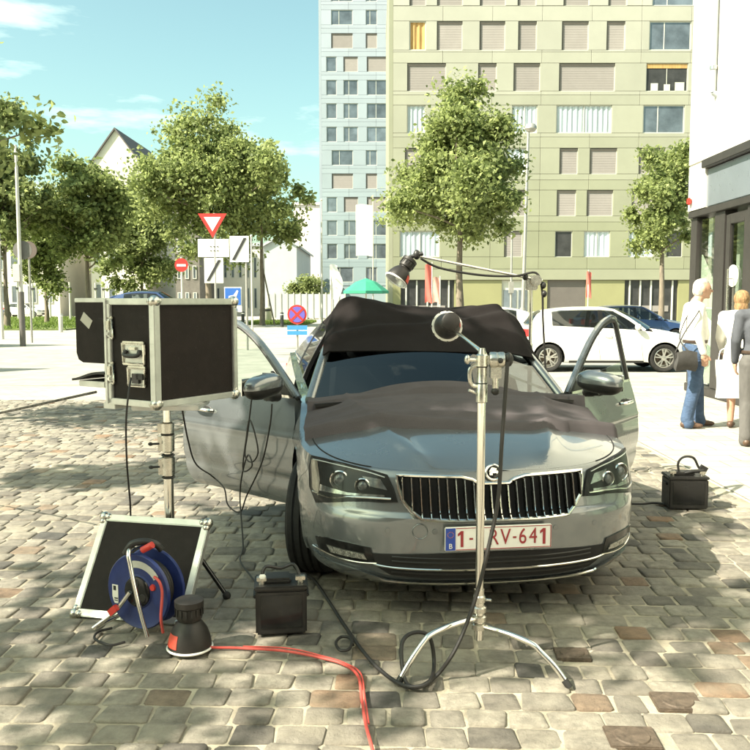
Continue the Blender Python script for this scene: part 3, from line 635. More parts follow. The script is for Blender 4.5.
yh = yd(727); q = MB(); q.cyl((-.02, yh, .75), (-.02, yh, 2.05), .018, n=10); q.cyl((-.02, yh, .9), (.12, yh, .9), .01, n=8); q.cyl((-.02, yh, 1.9), (.12, yh, 1.9), .01, n=8); q.build('door_handle', STEEL, d)
q = MB(); q.prism([(.2 * math.cos(i * .3927 + .2) , .17 * math.sin(i * .3927 + .2)) for i in range(16)], 0, .004, Matrix.Translation((.1, yd(724), 1.95)) @ Matrix.Rotation(R(-90), 4, 'Y') @ Matrix.Rotation(R(90), 4, 'Z')); q.build('glass_sticker', WHITE, d, smooth=False)
pane(ys - .0, yd(744.5) - .0)
q = MB(); q.prism([(yd(706) + .03, .2), (yd(689) - .03, .2), (yd(689) - .03, 2.35), (yd(706) + .03, 1.75)], .16, .18, Matrix(((0, 0, 1, 0), (1, 0, 0, 0), (0, 1, 0, 0), (0, 0, 0, 1)))); q.build('pane_light_panel', SHOPW, root, smooth=False)  # pale panel shaped like the sunlit patch inside, slanted top as its shadow edge
q = MB(); q.bx(.20, .22, yd(737.5) + .12, yd(720) - .02, .3, 1.5); q.build('pane_light_panel', PALEG, root, smooth=False)  # pale backing added to make the door glass look lighter
q = MB(); q.bx(.09, .105, yd(757), yd(746), 1.75, 2.8); q.build('window_poster', WHITE, root, smooth=False)
for k in range(6): pane(ys - (k + 1) * 1.6 + .0, ys - k * 1.6 - .2)
q = MB(); q.bx(.62, .75, -8, y1 - .35, .0, 3.05); q.build('inner_wall', SHOPW, root, smooth=False)
q = MB(); q.bx(.16, .61, -8, y1 - .35, .0, .12); q.build('shop_floor', CREAM, root, smooth=False)
q = MB(); q.bx(.45, .61, -8, y1 - .35, 3.05, 3.09); q.build('shop_ceiling', CREAM, root, smooth=False)
yp = yd(708); q = MB(); q.cyl((-.06, yp, 4.85), (-.06, yp, 14), .045, n=10); q.cyl((-.06, yp, 4.85), (.05, yp, 4.78), .045, n=10); q.build('downpipe', PALEG, root)
q = MB()
for k in range(4): q.cyl((-.06, yp, 5.2 + k * 2.2), (-.06, yp, 5.26 + k * 2.2), .058, n=10)
q.build('pipe_clamp', STEEL, root)
q = MB(); q.bx(-.06, .0, yd(686) - .07, yd(686) + .03, 3.2, 3.32); q.build('alarm_box', RED, root, bevel=.02)
# houses added behind the camera, unseen, to cut sky fill and reflect in paint
BRICKW = mat('red_brick_wall', (.26, .17, .125), .9, 0, .2, 3, .3, 40)
for k, (xa_, xb_, h_, c_) in enumerate(((-22, -11, 9.5, CREAM), (-10.8, 1.5, 12, BRICKW), (1.7, 13, 10.5, PALEG))):
    t = thing('added_street_house', ['unseen cream house added behind the camera', 'unseen brick house added behind the camera', 'unseen grey house added behind the camera'][k], 'building', (xa_, -13, 0), 0, 'unseen houses added behind the camera')
    q = MB(); q.bx(0, xb_ - xa_, -9, 0, 0, h_); q.build('wall', c_, t, smooth=False)
    q = MB(); q.bx(-.1, xb_ - xa_ + .05, -9.1, .12, h_ + .01, h_ + .4); q.build('roof', ROOFM, t, smooth=False)
    for i in range(4):
        for j in range(3):
            w_ = (xb_ - xa_) / 4; q = MB(); q.bx(i * w_ + w_*.28, i * w_ + w_*.72, .01, .05, 1.0 + j * 3.1, 2.9 + j * 3.1); q.build('window', PANE, t, smooth=False)
# gable fronted houses left of the square, their shadows end in points on the bright ground
for hx_, hy_, za_, zt_, hw_, lab in ((-20.3, 25.9, 9.6, 4.6, 2.9, 'narrow cream house on the left side of the square'), (-16.6, 14.9, 9.5, 4.4, 3.0, 'narrow brick house on the left side of the square'), (-17.5, 5.5, 8.2, 5.2, 4.2, 'wide pale house on the left side of the square')):
    t = thing('gabled_house', lab, 'building', (hx_, hy_, 0), R(90), 'houses on the left side of the square')
    wm = {'n': CREAM, 'b': BRICKW, 'w': PALEG}['b' if 'brick' in lab else 'w' if 'pale' in lab else 'n']
    q = MB(); q.prism([(-hw_, 0), (hw_, 0), (hw_, zt_), (0, za_), (-hw_, zt_)], -9, 0, XYR); q.build('wall', wm, t, smooth=False)
    for sg in (-1, 1):
        e_ = hw_ + .25; ze_ = za_ - (za_ - zt_) * e_ / hw_; q = MB(); q.prism([(sg*.01, za_ + .02), (sg*e_, ze_ + .02), (sg*e_, ze_ + .22), (sg*.01, za_ + .22)], -9.2, .12, XYR); q.build('roof', ROOFM, t, smooth=False)
    for u in (.12, .58): window_part(t, -hw_ + 2*hw_*u, -hw_ + 2*hw_*(u + .3), 1.0, 2.6, -.06, 'g', .08)
# ---------------- cars ----------------
HWT = [(.16, .84), (.22, .885), (.30, .915), (.42, .930), (.56, .932), (.66, .925), (.76, .912), (.84, .893), (.95, .862), (1.06, .835)]
MAIN = dict(L=4.86, W=1.0, nose=.78, tail=.55, n=2.55, fw=.93, rw=3.77, wr=.335, arch=.385, tw=.23,
    prof=[(.16, .12), (.20, .04), (.24, .012), (.32, .0), (.50, .004), (.515, .006), (.53, .030), (.60, .052), (.68, .078), (.73, .10), (.80, .16)],
    zt=[(0, .722), (.12, .728), (.4, .752), (.78, .80), (1.12, .872), (1.35, .925), (2.4, .965), (3.6, 1.02), (4.3, 1.06), (4.7, 1.03), (4.86, 1.0)],
    zb=[(0, .180), (.15, .19), (.35, .225), (.6, .25), (.8, .24), (1.4, .23), (3.3, .23), (4.3, .24), (4.86, .30)],
    hood=[(.08, .722), (.14, .748), (.25, .785), (.45, .835), (.75, .895), (1.1, .965), (1.3, .985)], hoodend=1.12,
    wsb=(1.10, .985), wst=(1.98, 1.432), A=(1.36, 2.06), roof=[(1.9, 1.41), (2.1, 1.445), (2.5, 1.468), (3.0, 1.46), (3.5, 1.40), (3.8, 1.33)], wr_=.57, rb=4.32, rt=3.55, opening=(1.36, 2.50))
HATCH = dict(L=4.02, W=.955, nose=.70, tail=.42, n=2.3, fw=.82, rw=3.36, wr=.31, arch=.355, tw=.2,
    prof=[(.16, .12), (.21, .05), (.25, .015), (.32, .0), (.46, .0), (.52, .015), (.60, .04), (.68, .06), (.73, .08), (.80, .13)],
    zt=[(0, .70), (.12, .71), (.4, .76), (.8, .84), (1.1, .89), (1.5, .93), (2.6, .985), (3.4, 1.02), (3.8, 1.03), (4.02, 1.0)],
    zb=[(0, .22), (.5, .20), (1.2, .22), (3.0, .22), (4.02, .30)],
    hood=[(.06, .70), (.14, .735), (.3, .80), (.6, .885), (.95, .955), (1.2, .985)], hoodend=1.0,
    wsb=(.95, .985), wst=(1.75, 1.40), A=(1.22, 1.86), roof=[(1.7, 1.38), (2.0, 1.432), (2.4, 1.445), (2.9, 1.43), (3.3, 1.385), (3.6, 1.33)], wr_=.55, rb=3.80, rt=3.45, opening=None)
class Shell:
    def __init__(s, D): s.D = D
    def hw(s, z): return s.D['W'] * interp(HWT, z)
    def plan(s, g): return s.D['nose'] * (1 - max(0, 1 - min(abs(g), 1) ** s.D['n']) ** (1 / s.D['n']))
    def fy(s, x, z):
        g = min(abs(x) / s.hw(z), .9995); return s.plan(g) + interp(s.D['prof'], z) * (1 - .4 * g * g)
    def zt(s, y): return sinterp(s.D['zt'], y)
    def zb(s, y): return sinterp(s.D['zb'], y)
    def stations(s):
        D = s.D; st = []; N = 26
        for i in range(N): th = (i / N) * math.pi / 2; g = math.sin(th) ** (2 / D['n']); st.append(('f', g, s.plan(g)))
        y = D['nose']; ys = [y]
        stops = [D['hoodend']] + list(D['opening'] or ()) + [D['L'] - D['tail']]
        for e in stops:
            n = max(1, round((e - y) / .055))
            ys += [lerp(y, e, k / n) for k in range(1, n + 1)]; y = e
        st += [('s', 1, q) for q in ys]
        for i in range(1, 15): th = i / 14 * math.pi / 2; st.append(('r', max(math.cos(th), 0) ** (2 / 2.6), D['L'] - D['tail'] + D['tail'] * (max(math.sin(th), 0) ** (2 / 2.6))))
        return st
    def pt(s, st, z):
        k, g, y0 = st; D = s.D; x = s.hw(z) * g; pr = interp(D['prof'], z)
        if k == 'f': return x, y0 + pr * (1 - .4 * g * g)
        if k == 's': return x, y0 + pr * .6 * max(0, 1 - (y0 - D['nose']) / .6)
        return x, y0 - (.10 * max(0, (z - .75) / .3) ** 2 + .05 * max(0, (.35 - z) / .15)) * (1 - g)
    def body(s, paint, parent, name='body'):
        D = s.D; S = s.stations(); VL = sorted([k / 18 for k in range(19)] + [.613, .642]); NV = len(VL) - 1; m = MB(); R2 = D['arch']; wz = D['wr']
        for sg in (-1, 1):
            pts = []; ins = []
            for st in S:
                lo, hi = s.zb(st[2]), s.zt(st[2]); cp = []; ci = []
                for j in range(NV + 1):
                    z = lerp(lo, hi, VL[j]); x, y = s.pt(st, z)
                    z2 = z; c_ = False
                    x += .006 * math.exp(-((z - .70) / .02) ** 2) * (1 if st[0] == 's' else 0)
                    if st[1] > .55:
                        for wy in (D['fw'], D['rw']):
                            d = math.hypot(y - wy, z - wz)
                            if d < R2: c_ = True; k = R2 / max(d, 1e-4); y, z2 = wy + (y - wy) * k, wz + (z - wz) * k
                    cp.append((sg * x, y, z2)); ci.append(c_)
                pts.append(cp); ins.append(ci)
            n = len(m.v); m.v += [V(p) for c in pts for p in c]; w = NV + 1
            for i in range(len(S) - 1):
                for j in range(NV):
                    q = (i*w+j, (i+1)*w+j, (i+1)*w+j+1, i*w+j+1)
                    if ins[i][j] and ins[i+1][j] and ins[i+1][j+1] and ins[i][j+1]: continue
                    if D['opening'] and S[i][2] >= D['opening'][0] - 1e-6 and S[i+1][2] <= D['opening'][1] + 1e-6 and S[i][0] == 's' and j >= 2: continue
                    m.f.append(tuple(n + k for k in (q if sg > 0 else q[::-1])))
            # shoulder strip up to the glass, fender strip beside the hood, rear deck
            prev = None
            for st in S:
                x, y = s.pt(st, s.zt(st[2])); z = s.zt(st[2])
                if st[2] <= D['hoodend'] + 1e-6: e = s.hoodpt(st, .93)
                elif st[0] == 's': e = (x - .065, y, z + .006)
                else: e = (0, y, z + .01 * (1 - st[1]))
                cur = ((sg * x, y, z), (sg * e[0], e[1], e[2]))
                if prev: m.add([prev[0], cur[0], cur[1], prev[1]], [(0, 1, 2, 3)])
                prev = cur
        # boot deck
        S2 = [st for st in S if st[0] == 's' and st[2] > D['rb'] - .4]
        m.grid(lambda u, v: (lambda st: ((u*2-1) * (s.pt(st, s.zt(st[2]))[0] - .065), s.pt(st, s.zt(st[2]))[1], s.zt(st[2]) + .006 + .02 * (1 - (u*2-1)**2)))(S2[min(int(round(v * (len(S2) - 1))), len(S2) - 1)]), 8, len(S2) - 1)
        return m.build(name, paint, parent, ang=45)
    def hoodpt(s, st, t):
        x0, y0 = s.pt(st, s.zt(st[2])); ze = s.zt(st[2]); zc = max(sinterp(s.D['hood'], y0), ze); x = x0 * t
        xc = lerp(.30, .60, min(max((y0 - .12) / .95, 0), 1))
        rid = .026 * math.exp(-abs(abs(x) - xc) / .05) * min(max((y0 - .12) / .12, 0), 1)
        k = 1 - abs(t) ** 2.6
        return x, y0, ze + (zc - ze) * k + rid
    def hood(s, paint, parent):
        S = [st for st in s.stations() if st[2] <= s.D['hoodend'] + 1e-6][1:]; S2 = [S[0]]
        for q in S[1:]:
            if q[2] - S2[-1][2] > .012: S2.append(q)
        m = MB(); m.slab(lambda u, v: s.hoodpt(S2[min(int(round(v * (len(S2) - 1))), len(S2) - 1)], (u * 2 - 1) * .923), 48, len(S2) - 1, .012)
        return m.build('hood', paint, parent, ang=60)
    # greenhouse
    def wshield(s, u, v, off=0):
        D = s.D; a = u * 2 - 1; yb, zb_ = D['wsb']; yt, zt_ = D['wst']
        x = a * lerp(.80 * D['W'], D['wr_'], v); y = lerp(yb, yt, v) + a * a * lerp(D['A'][0] - yb, D['A'][1] - yt, v); z = lerp(zb_, zt_, v) - a * a * lerp(zb_ - s.zt(D['A'][0]) - .01, .05, v) + .03 * math.sin(v * math.pi)
        return V((x, y - off * .5, z + off))
    def roofpt(s, u, v, off=0):
        D = s.D; a = u * 2 - 1; y = lerp(D['wst'][0], D['rt'], v) + a * a * lerp(D['A'][1] - D['wst'][0], .06, v)
        return V((a * lerp(D['wr_'], D['wr_'] - .02, v), y, sinterp(D['roof'], y - a * a * .06 * 0) - .05 * a * a + off))
    def sidetop(s, y):
        D = s.D; a0, a1 = D['A']; rt = D['rt'] + .06
        zA = sinterp(D['roof'], a1) - .05; zC = sinterp(D['roof'], rt) - .05
        if y < a1: return lerp(s.zt(a0), zA, (y - a0) / (a1 - a0))
        if y > rt: return lerp(zC, s.zt(D['rb']), (y - rt) / (D['rb'] - rt))
        return sinterp(D['roof'], y) - .05
    def sidept(s, y, z, sg, off=0):
        D = s.D; b = s.zt(y); xb = s.hw(b) - .06; k = (z - b) / (1.40 - b)
        return V((sg * (lerp(xb, D['wr_'], max(k, 0) ** 1.15) + off), y, z))
    def greenhouse(s, paint, parent, doors=False):
        D = s.D; m = MB(); m.slab(lambda u, v: s.wshield(u, v), 20, 10, -.006); m.build('windshield', WINDGLASS, parent)
        m = MB(); m.slab(lambda u, v: s.roofpt(u, v), 20, 16, .03); m.build('roof', paint, parent)
        def rw(u, v):
            a = u * 2 - 1; p = s.roofpt(u, 1); b = V((a * .70 * D['W'], D['rb'] - a * a * .1, s.zt(D['rb']) + .02)); q = p.lerp(b, v); q.z += .05 * math.sin(v * math.pi); return q
        m = MB(); m.slab(rw, 12, 8, .006); m.build('rear_window', WINDGLASS, parent)
        y0 = D['opening'][1] if doors else D['A'][0] + .02; y1 = D['rb']; yc = D['rt'] - .18
        for sg in (-1, 1):
            m = MB(); m.grid(lambda u, v: s.sidept(lerp(y0, y1, u), lerp(s.zt(lerp(y0, y1, u)) + .005, s.sidetop(lerp(y0, y1, u)), v), sg), 24, 6); m.build('side_window', WINDGLASS, parent)
            m = MB(); m.slab(lambda u, v: s.sidept(lerp(yc, y1, u), lerp(s.zt(lerp(yc, y1, u)), s.sidetop(lerp(yc, y1, u)), v), sg, .008), 12, 6, .02 * sg); m.build('rear_pillar', paint, parent)
            ym = (D['opening'] or (0, D['A'][1] + .28))[1]
            m = MB(); m.slab(lambda u, v: s.sidept(lerp(ym, ym + .1, u), lerp(s.zt(ym), s.sidetop(lerp(ym, ym + .1, u)), v), sg, .006), 2, 6, .03 * sg); m.build('middle_pillar', GLOSSBLACK, parent)
            a_ = [s.wshield(.5 + sg * .5, v / 10) for v in range(11)]
            m = MB(); m.tube([p + V((sg * .012, .01, 0)) for p in a_], .034, 10); m.build('windshield_pillar', paint, parent)
            r_ = [s.roofpt(.5 + sg * .5, v / 16) + V((sg * .008, 0, -.012)) for v in range(17)]
            r_ += [V(p) for p in [rw(.5 + sg * .5, k / 6) + V((sg * .012, 0, -.01)) for k in range(1, 7)]]
            m = MB(); m.tube(r_, .028, 10); m.build('roof_rail', paint, parent)
    def inside(s, parent, seats=True):
        D = s.D; m = MB(); m.bx(-.68*D['W'], .68*D['W'], .25, D['L'] - .3, .20, .30); m.bx(-.6, .6, .32, D['A'][0] - .1, .3, .66); m.build('underbody', VOID, parent, smooth=False)
        m = MB(); m.slab(lambda u, v: ((u*2-1) * .76*D['W'], lerp(D['wsb'][0] + .02, D['A'][0] + .32, v), lerp(.94, .90, v) - .05 * abs(u*2-1)**3 + (.03 if v > .8 and u < .45 else 0)), 14, 8, .25); m.build('dashboard', VOID, parent)
        if seats:
            for sx in (-.37, .37):
                q = MB(); yb = D['A'][1] + .1; q.slab(lambda u, v: ((sx + (u*2-1) * (.25 - .05 * v)), yb + .12 * v + .04 * (u*2-1)**2 * -1, lerp(.55, 1.08, v)), 6, 6, .11); q.ball((sx, yb + .16, 1.19), (.12, .055, .085), 12, 8); q.bx(sx - .24, sx + .24, yb - .5, yb, .42, .58); q.build('seat', BLACK, parent)
            q = MB(); q.lathe([(.17 + .016*math.cos(i*.785), .016*math.sin(i*.785)) for i in range(9)], 24, Matrix.Translation((.37, D['A'][0] + .42, .93)) @ Matrix.Rotation(R(68), 4, 'X')); q.build('steering_wheel', BLACK, parent)
            q = MB(); q.bx(-.65, .65, D['A'][1] + 1.0, D['A'][1] + 1.5, .4, .6); q.slab(lambda u, v: ((u*2-1) * .64, D['A'][1] + 1.45 + .2*v, lerp(.55, 1.1, v)), 8, 4, .12); q.build('rear_seat', BLACK, parent)
    def wheels(s, parent, steer=0, spokes=5):
        D = s.D
        for sg in (-1, 1):
            for wy in (D['fw'], D['rw']):
                r, w = D['wr'], D['tw']; M = Matrix.Rotation(R(90) * sg, 4, 'Y'); q = MB()
                pr = [(r*.69, -w*.40), (r*.80, -w*.5), (r*.93, -w*.49), (r*.985, -w*.40)]
                for k in range(5): z = lerp(-w*.36, w*.36, k/4); pr += [(r, z - .012), (r, z + .012), (r - .009, z + .015), (r - .009, z + .022)] if k < 4 else [(r, z - .012), (r, z + .012)]
                pr += [(r*.985, w*.40), (r*.93, w*.49), (r*.80, w*.5), (r*.69, w*.40)]
                q.lathe(pr, 40, M); tyre = q.build('wheel', RUBBER, parent)
                tyre.location = (sg * (s.hw(.4) - w / 2 - .015), wy, r)
                if wy == D['fw']: tyre.rotation_euler = (0, 0, steer)
                q = MB(); q.lathe([(r*.69, w*.42), (r*.66, w*.44), (r*.64, w*.36), (r*.62, -w*.2), (r*.2, -w*.22), (0, -w*.22)], 32, M)
                for k in range(spokes):
                    for dd in (-.13, .13):
                        a = 2 * math.pi * k / spokes; a1, a2 = a + dd * .6, a + dd * 1.5
                        p0 = M @ V((r*.12*math.cos(a1), r*.12*math.sin(a1), w*.30)); p1 = M @ V((r*.645*math.cos(a2), r*.645*math.sin(a2), w*.37)); q.bar(p0, p1, .028, .03, (sg, 0, 0))
                q.lathe([(r*.2, w*.2), (r*.19, w*.36), (r*.10, w*.39), (0, w*.39)], 20, M); q.build('rim', ALLOY, tyre)
                q = MB(); q.lathe([(r*.5, -w*.05), (r*.5, .0), (0, 0)], 24, M); q.build('brake_disc', IRON, tyre)
                q = MB()
                for i in range(24):
                    a, b_ = math.pi * i / 24 - .1, math.pi * (i + 1) / 24 - .1; ra = D['arch'] + .004
                    q.add([(sg*X, wy + ra*math.cos(t), r + ra*math.sin(t)) for X, t in ((.52, a), (s.hw(.6) - .03, a), (s.hw(.6) - .03, b_), (.52, b_))], [(0, 1, 2, 3)])
                q.bx(sg*.50, sg*.52, wy - D['arch'], wy + D['arch'], .2, r + D['arch'])
                q.build('wheel_arch_liner', VOID, parent)
    def patch(s, poly, off, depth=.03, step=.03, back=False):
        bm = bmesh.new(); bm.faces.new([bm.verts.new((x, 0, z)) for x, z in poly])
        xs = [p[0] for p in poly]; zs = [p[1] for p in poly]
        for ax, lo, hi in ((0, min(xs), max(xs)), (2, min(zs), max(zs))):
            n = max(1, int((hi - lo) / step))
            for k in range(1, n):
                c = [0, 0, 0]; nn = [0, 0, 0]; c[ax] = lerp(lo, hi, k / n); nn[ax] = 1
                bmesh.ops.bisect_plane(bm, geom=bm.verts[:] + bm.edges[:] + bm.faces[:], plane_co=c, plane_no=nn)
        for v in bm.verts: v.co.y = (s.D['L'] - s.fy(v.co.x, v.co.z) * .62 + off + .12 if back else s.fy(v.co.x, v.co.z) - off)
        be = [e for e in bm.edges if e.is_boundary]
        r = bmesh.ops.extrude_edge_only(bm, edges=be)
        for v in r['geom']:
            if isinstance(v, bmesh.types.BMVert): v.co.y += -depth if back else depth
        bmesh.ops.recalc_face_normals(bm, faces=bm.faces); m = MB(); m.v = [v.co.copy() for v in bm.verts]; bm.verts.index_update(); m.f = [tuple(v.index for v in f.verts) for f in bm.faces]; bm.free(); return m
    def line(s, pts, r, off=.004, k=6, n=6, closed=False):
        q = [V((x, 0, z)) for x, z in pts]; q = catmull(q, k, closed) if k > 1 else q
        m = MB(); m.tube([V((p.x, s.fy(p.x, p.z) - off, p.z)) for p in q], r, n, closed); return m
ALLOY = mat('alloy_rim', (.62, .61, .57), .3, .85, .06, 10)
AMBER = mat('amber_lens', (.6, .22, .03), .2, 0, .1, 20)
TAILRED = mat('tail_lamp_red', (.5, .03, .03), .2, 0, .1, 20)
def plainpoly(poly, step=.05):
    out = []
    for (a, b), (c, d) in zip(poly, poly[1:] + poly[:1]):
        n = max(1, int(math.hypot(c - a, d - b) / step)); out += [(lerp(a, c, k / n), lerp(b, d, k / n)) for k in range(n)]
    return out
mir = lambda poly: [(-x, z) for x, z in poly][::-1]

# the grey estate car in the middle
CARX, CARY, YAW = .586, 3.94, R(7.8)
car = thing('parked_car', 'grey car in the centre with both front doors open and dark cloths on it', 'car', (CARX, CARY, 0), YAW)
S = Shell(MAIN)
S.body(PAINT, car); S.hood(PAINT, car); S.greenhouse(PAINT, car, True); S.inside(car); S.wheels(car, R(-24))
# NB steering turns the fronts of the tyres towards the left of the picture
for w in [c for c in kids(car) if c.name.startswith('wheel') and 'arch' not in c.name and c.location.y < 2]: w.rotation_euler.z = R(-17)
m = MB(); m.slab(lambda u, v: ((u*2-1) * .80, lerp(1.10, 1.34, v) + ((u*2-1)**2) * .0, lerp(.945, .955, v) + .03 * (1 - (u*2-1)**2)), 14, 4, .02); m.build('cowl_panel', BLACK, car)
# grille
GR = [(-.468, .712), (-.30, .708), (-.16, .704), (-.105, .690), (-.075, .672), (.075, .672), (.105, .690), (.16, .704), (.30, .708), (.468, .712), (.462, .65), (.448, .598), (.405, .545), (.362, .516), (.2, .508), (-.2, .508), (-.362, .516), (-.405, .545), (-.448, .598), (-.462, .65)]
g = S.patch(GR, .006).build('grille', VOID, car)
xs = [i * .0425 + .021 for i in range(-11, 11)]
def gspan(x):
    a = abs(x); top = interp([(0, .672), (.075, .672), (.105, .690), (.16, .704), (.468, .712)], a); bot = interp([(0, .508), (.2, .508), (.362, .516), (.405, .545), (.448, .598), (.468, .712)], a); return bot + .008, top - .006
for x in xs:
    a, b = gspan(x)
    if b - a < .03: continue
    q = MB(); n = 6
    pts = [V((x, S.fy(x, lerp(a, b, k / n)) - .022, lerp(a, b, k / n))) for k in range(n + 1)]
    for k in range(n): q.bar(pts[k], pts[k+1], .010, .03, (1, 0, 0)) if False else q.box((pts[k] + pts[k+1]) / 2, (.009, .032, (pts[k+1].z - pts[k].z) * 1.001 + .0005))
    q.build('slat', GLOSSBLACK, g, smooth=False)
    q = MB(); q.tube([p + V((0, -.0175, 0)) for p in pts], .0034, 6); q.build('slat_trim', CHROME, g)
S.line(plainpoly(GR, .03), .0095, .012, 1, 8, True).build('grille_surround', CHROME, car)
# emblem on the nose
ez, ey = .722, S.fy(0, .70) - .006
t_ = MB(); EM = Matrix.Translation((0, ey - .004, ez)) @ Matrix.Rotation(R(72), 4, 'X')
t_.lathe([(0, .002), (.030, .002), (.034, .0)], 24, EM); e_ = t_.build('emblem', GLOSSBLACK, car)
t_ = MB(); t_.lathe([(.032, .000), (.032, .008), (.037, .009), (.042, .006), (.042, -.004)], 32, EM)
t_.prism([(-.02, -.014), (-.005, -.014), (-.005, -.004), (.016, -.004), (.016, -.010), (.026, .002), (.016, .012), (.016, .005), (-.005, .005), (-.020, .0)], .002, .007, EM)
for k in range(3): t_.prism([(-.022 + k*.012, .004), (-.012 + k*.012, .004), (.002 + k*.008, .024 - k*.002), (-.008 + k*.008, .024 - k*.002)], .002, .006, EM)
t_.build('emblem_ring', CHROME, e_)
HLDARK = mat('headlight_dark', (.012, .012, .012), .35, 0, .2, 12, spec=.2)
# headlights
HL = [(-.858, .752), (-.80, .754), (-.70, .745), (-.60, .730), (-.512, .709), (-.488, .65), (-.470, .588), (-.54, .584), (-.62, .584), (-.70, .574), (-.78, .556), (-.845, .535), (-.872, .60), (-.872, .69)]
for sg in (-1, 1):
    pl = HL if sg < 0 else mir(HL); h = S.patch(pl, .010, .03, .02).build('headlight', HLDARK, car)
    for (cx, cz, rr) in ((-.735, .668, .044), (-.63, .652, .036)):
        x = -sg * cx; y = S.fy(x, cz) - .014; q = MB(); Mx = Matrix.Translation((x, y, cz)) @ Matrix.Rotation(R(90), 4, 'X') @ Matrix.Rotation(R(18) * sg, 4, 'Y')
        q.lathe([(rr*1.0, -.03), (rr*1.12, .0), (rr*1.0, .006), (rr*.84, -.004), (rr*.8, -.02)], 28, Mx); q.build('lamp_bezel', CHROME, h)
        q = MB(); q.lathe([(rr*.82, -.012), (rr*.6, .004), (rr*.3, .010), (0, .012)], 24, Mx); q.build('projector_lens', mat('projector_glass', (.10, .11, .11), .04, .4, .05, 8), h)
    f = lambda a: [(-sg * x, z) for x, z in a]
    LU_ = bpy.data.materials.get('lamp_reflector') or mat('lamp_reflector', (.30, .30, .29), .12, .85, .5, 35)
    S.patch(f([(-.63, .700), (-.545, .690), (-.515, .640), (-.60, .655)])[::(1 if sg < 0 else -1)], .014, .004).build('reflector', LU_, h)
    S.patch(f([(-.825, .63), (-.70, .615), (-.53, .618), (-.53, .608), (-.70, .603), (-.83, .598)])[::(1 if sg < 0 else -1)], .014, .004).build('reflector', LU_, h)
    S.line(f([(-.860, .585), (-.78, .578), (-.70, .594), (-.60, .601), (-.50, .602)]), .005, .016).build('light_strip', CHROME, h)
    S.line(f([(-.853, .74), (-.80, .742), (-.70, .734), (-.60, .719), (-.525, .70)]), .003, .015).build('light_strip', ALU, h)
    S.patch(f([(-.862, .735), (-.835, .742), (-.825, .65), (-.835, .57), (-.862, .60)][::(1 if sg < 0 else -1)]), .015, .004).build('indicator', mat('clear_reflector', (.35, .33, .29), .2, .7, .2, 40), h)
    S.patch(pl, .024, .012, .02).build('headlight_glass', LENS, h)
    S.line(f(plainpoly(HL, .04)), .0035, .008, 1, 6, True).build('panel_gap', VOID, car)
    # fog lamps and corner blades
    FG = f([(-.850, .355), (-.80, .372), (-.70, .372), (-.60, .362), (-.575, .282), (-.66, .285), (-.76, .288), (-.835, .30)])
    fg = S.patch(FG[::(1 if sg < 0 else -1)], .008).build('fog_light', GLOSSBLACK, car)
    FR = f([(-.80, .335), (-.63, .326), (-.615, .300), (-.78, .302)])
    q = S.patch(FR[::(1 if sg < 0 else -1)], .014, .006); q.build('fog_reflector', mat('fog_facets', (.55, .54, .50), .25, .8, .6, 60, .5, 60), fg)
    S.line(f([(-.86, .30), (-.76, .283), (-.66, .279), (-.57, .286)]), .004, .012).build('chrome_trim', CHROME, fg)
    # hood seam
    q = MB(); q.tube([V(S.hoodpt(st, .9265 * sg)) + V((0, 0, .001)) for st in S.stations() if .12 < st[2] <= 1.121], .0035, 6); q.build('panel_gap', VOID, car)
# number plate
pm = MB(); pm.bx(-.262, .262, -.034, -.020, .372, .487); pl = pm.build('number_plate', PLATEWHITE, car, bevel=.004)
q = MB(); q.bx(-.259, -.212, -.0375, -.0335, .376, .483); q.build('blue_band', PLATEBLUE, pl, smooth=False)
TM = lambda x, z: Matrix.Translation((x, -.0352, z)) @ Matrix.Rotation(R(90), 4, 'X')
q = MB()
for a, b, c, d in ((-.209, .259, .480, .483), (-.209, .259, .376, .379), (.256, .259, .379, .480)): q.bx(a, b, -.0365, -.034, c, d)
q.build('plate_border', PLATERED, pl, smooth=False)
PT = {'1': -.182, '-': -.135, 'R': -.025, 'V': .033, '- ': .078, '6': .118, '4': .170, '1 ': .222}
for ch, x in PT.items():
    if ch.strip() == '1':
        q = MB(); q.prism([(x - .004, .391), (x + .009, .391), (x + .009, .468), (x - .003, .468), (x - .018, .455), (x - .018, .443), (x - .004, .452)], -.0012, .0012, Matrix(((1, 0, 0, 0), (0, 0, 1, -.0352), (0, 1, 0, 0), (0, 0, 0, 1)))); q.build('plate_letter', PLATERED, pl, smooth=False); continue
    text_mesh('plate_letter', ch.strip(), .108 if ch.strip() != '-' else .09, PLATERED, pl, TM(x, .4295 if ch.strip() != '-' else .436), .0012, sx=.78)
text_mesh('plate_letter', 'B', .034, WHITE, pl, Matrix.Translation((-.2355, -.0385, .396)) @ Matrix.Rotation(R(90), 4, 'X'), .001)
q = MB()
for k in range(12): a = k * math.pi / 6; q.box((-.2355 + .014*math.cos(a), -.0384, .452 + .014*math.sin(a)), (.003, .0015, .003))
q.build('star_ring', AMBER, pl, smooth=False)
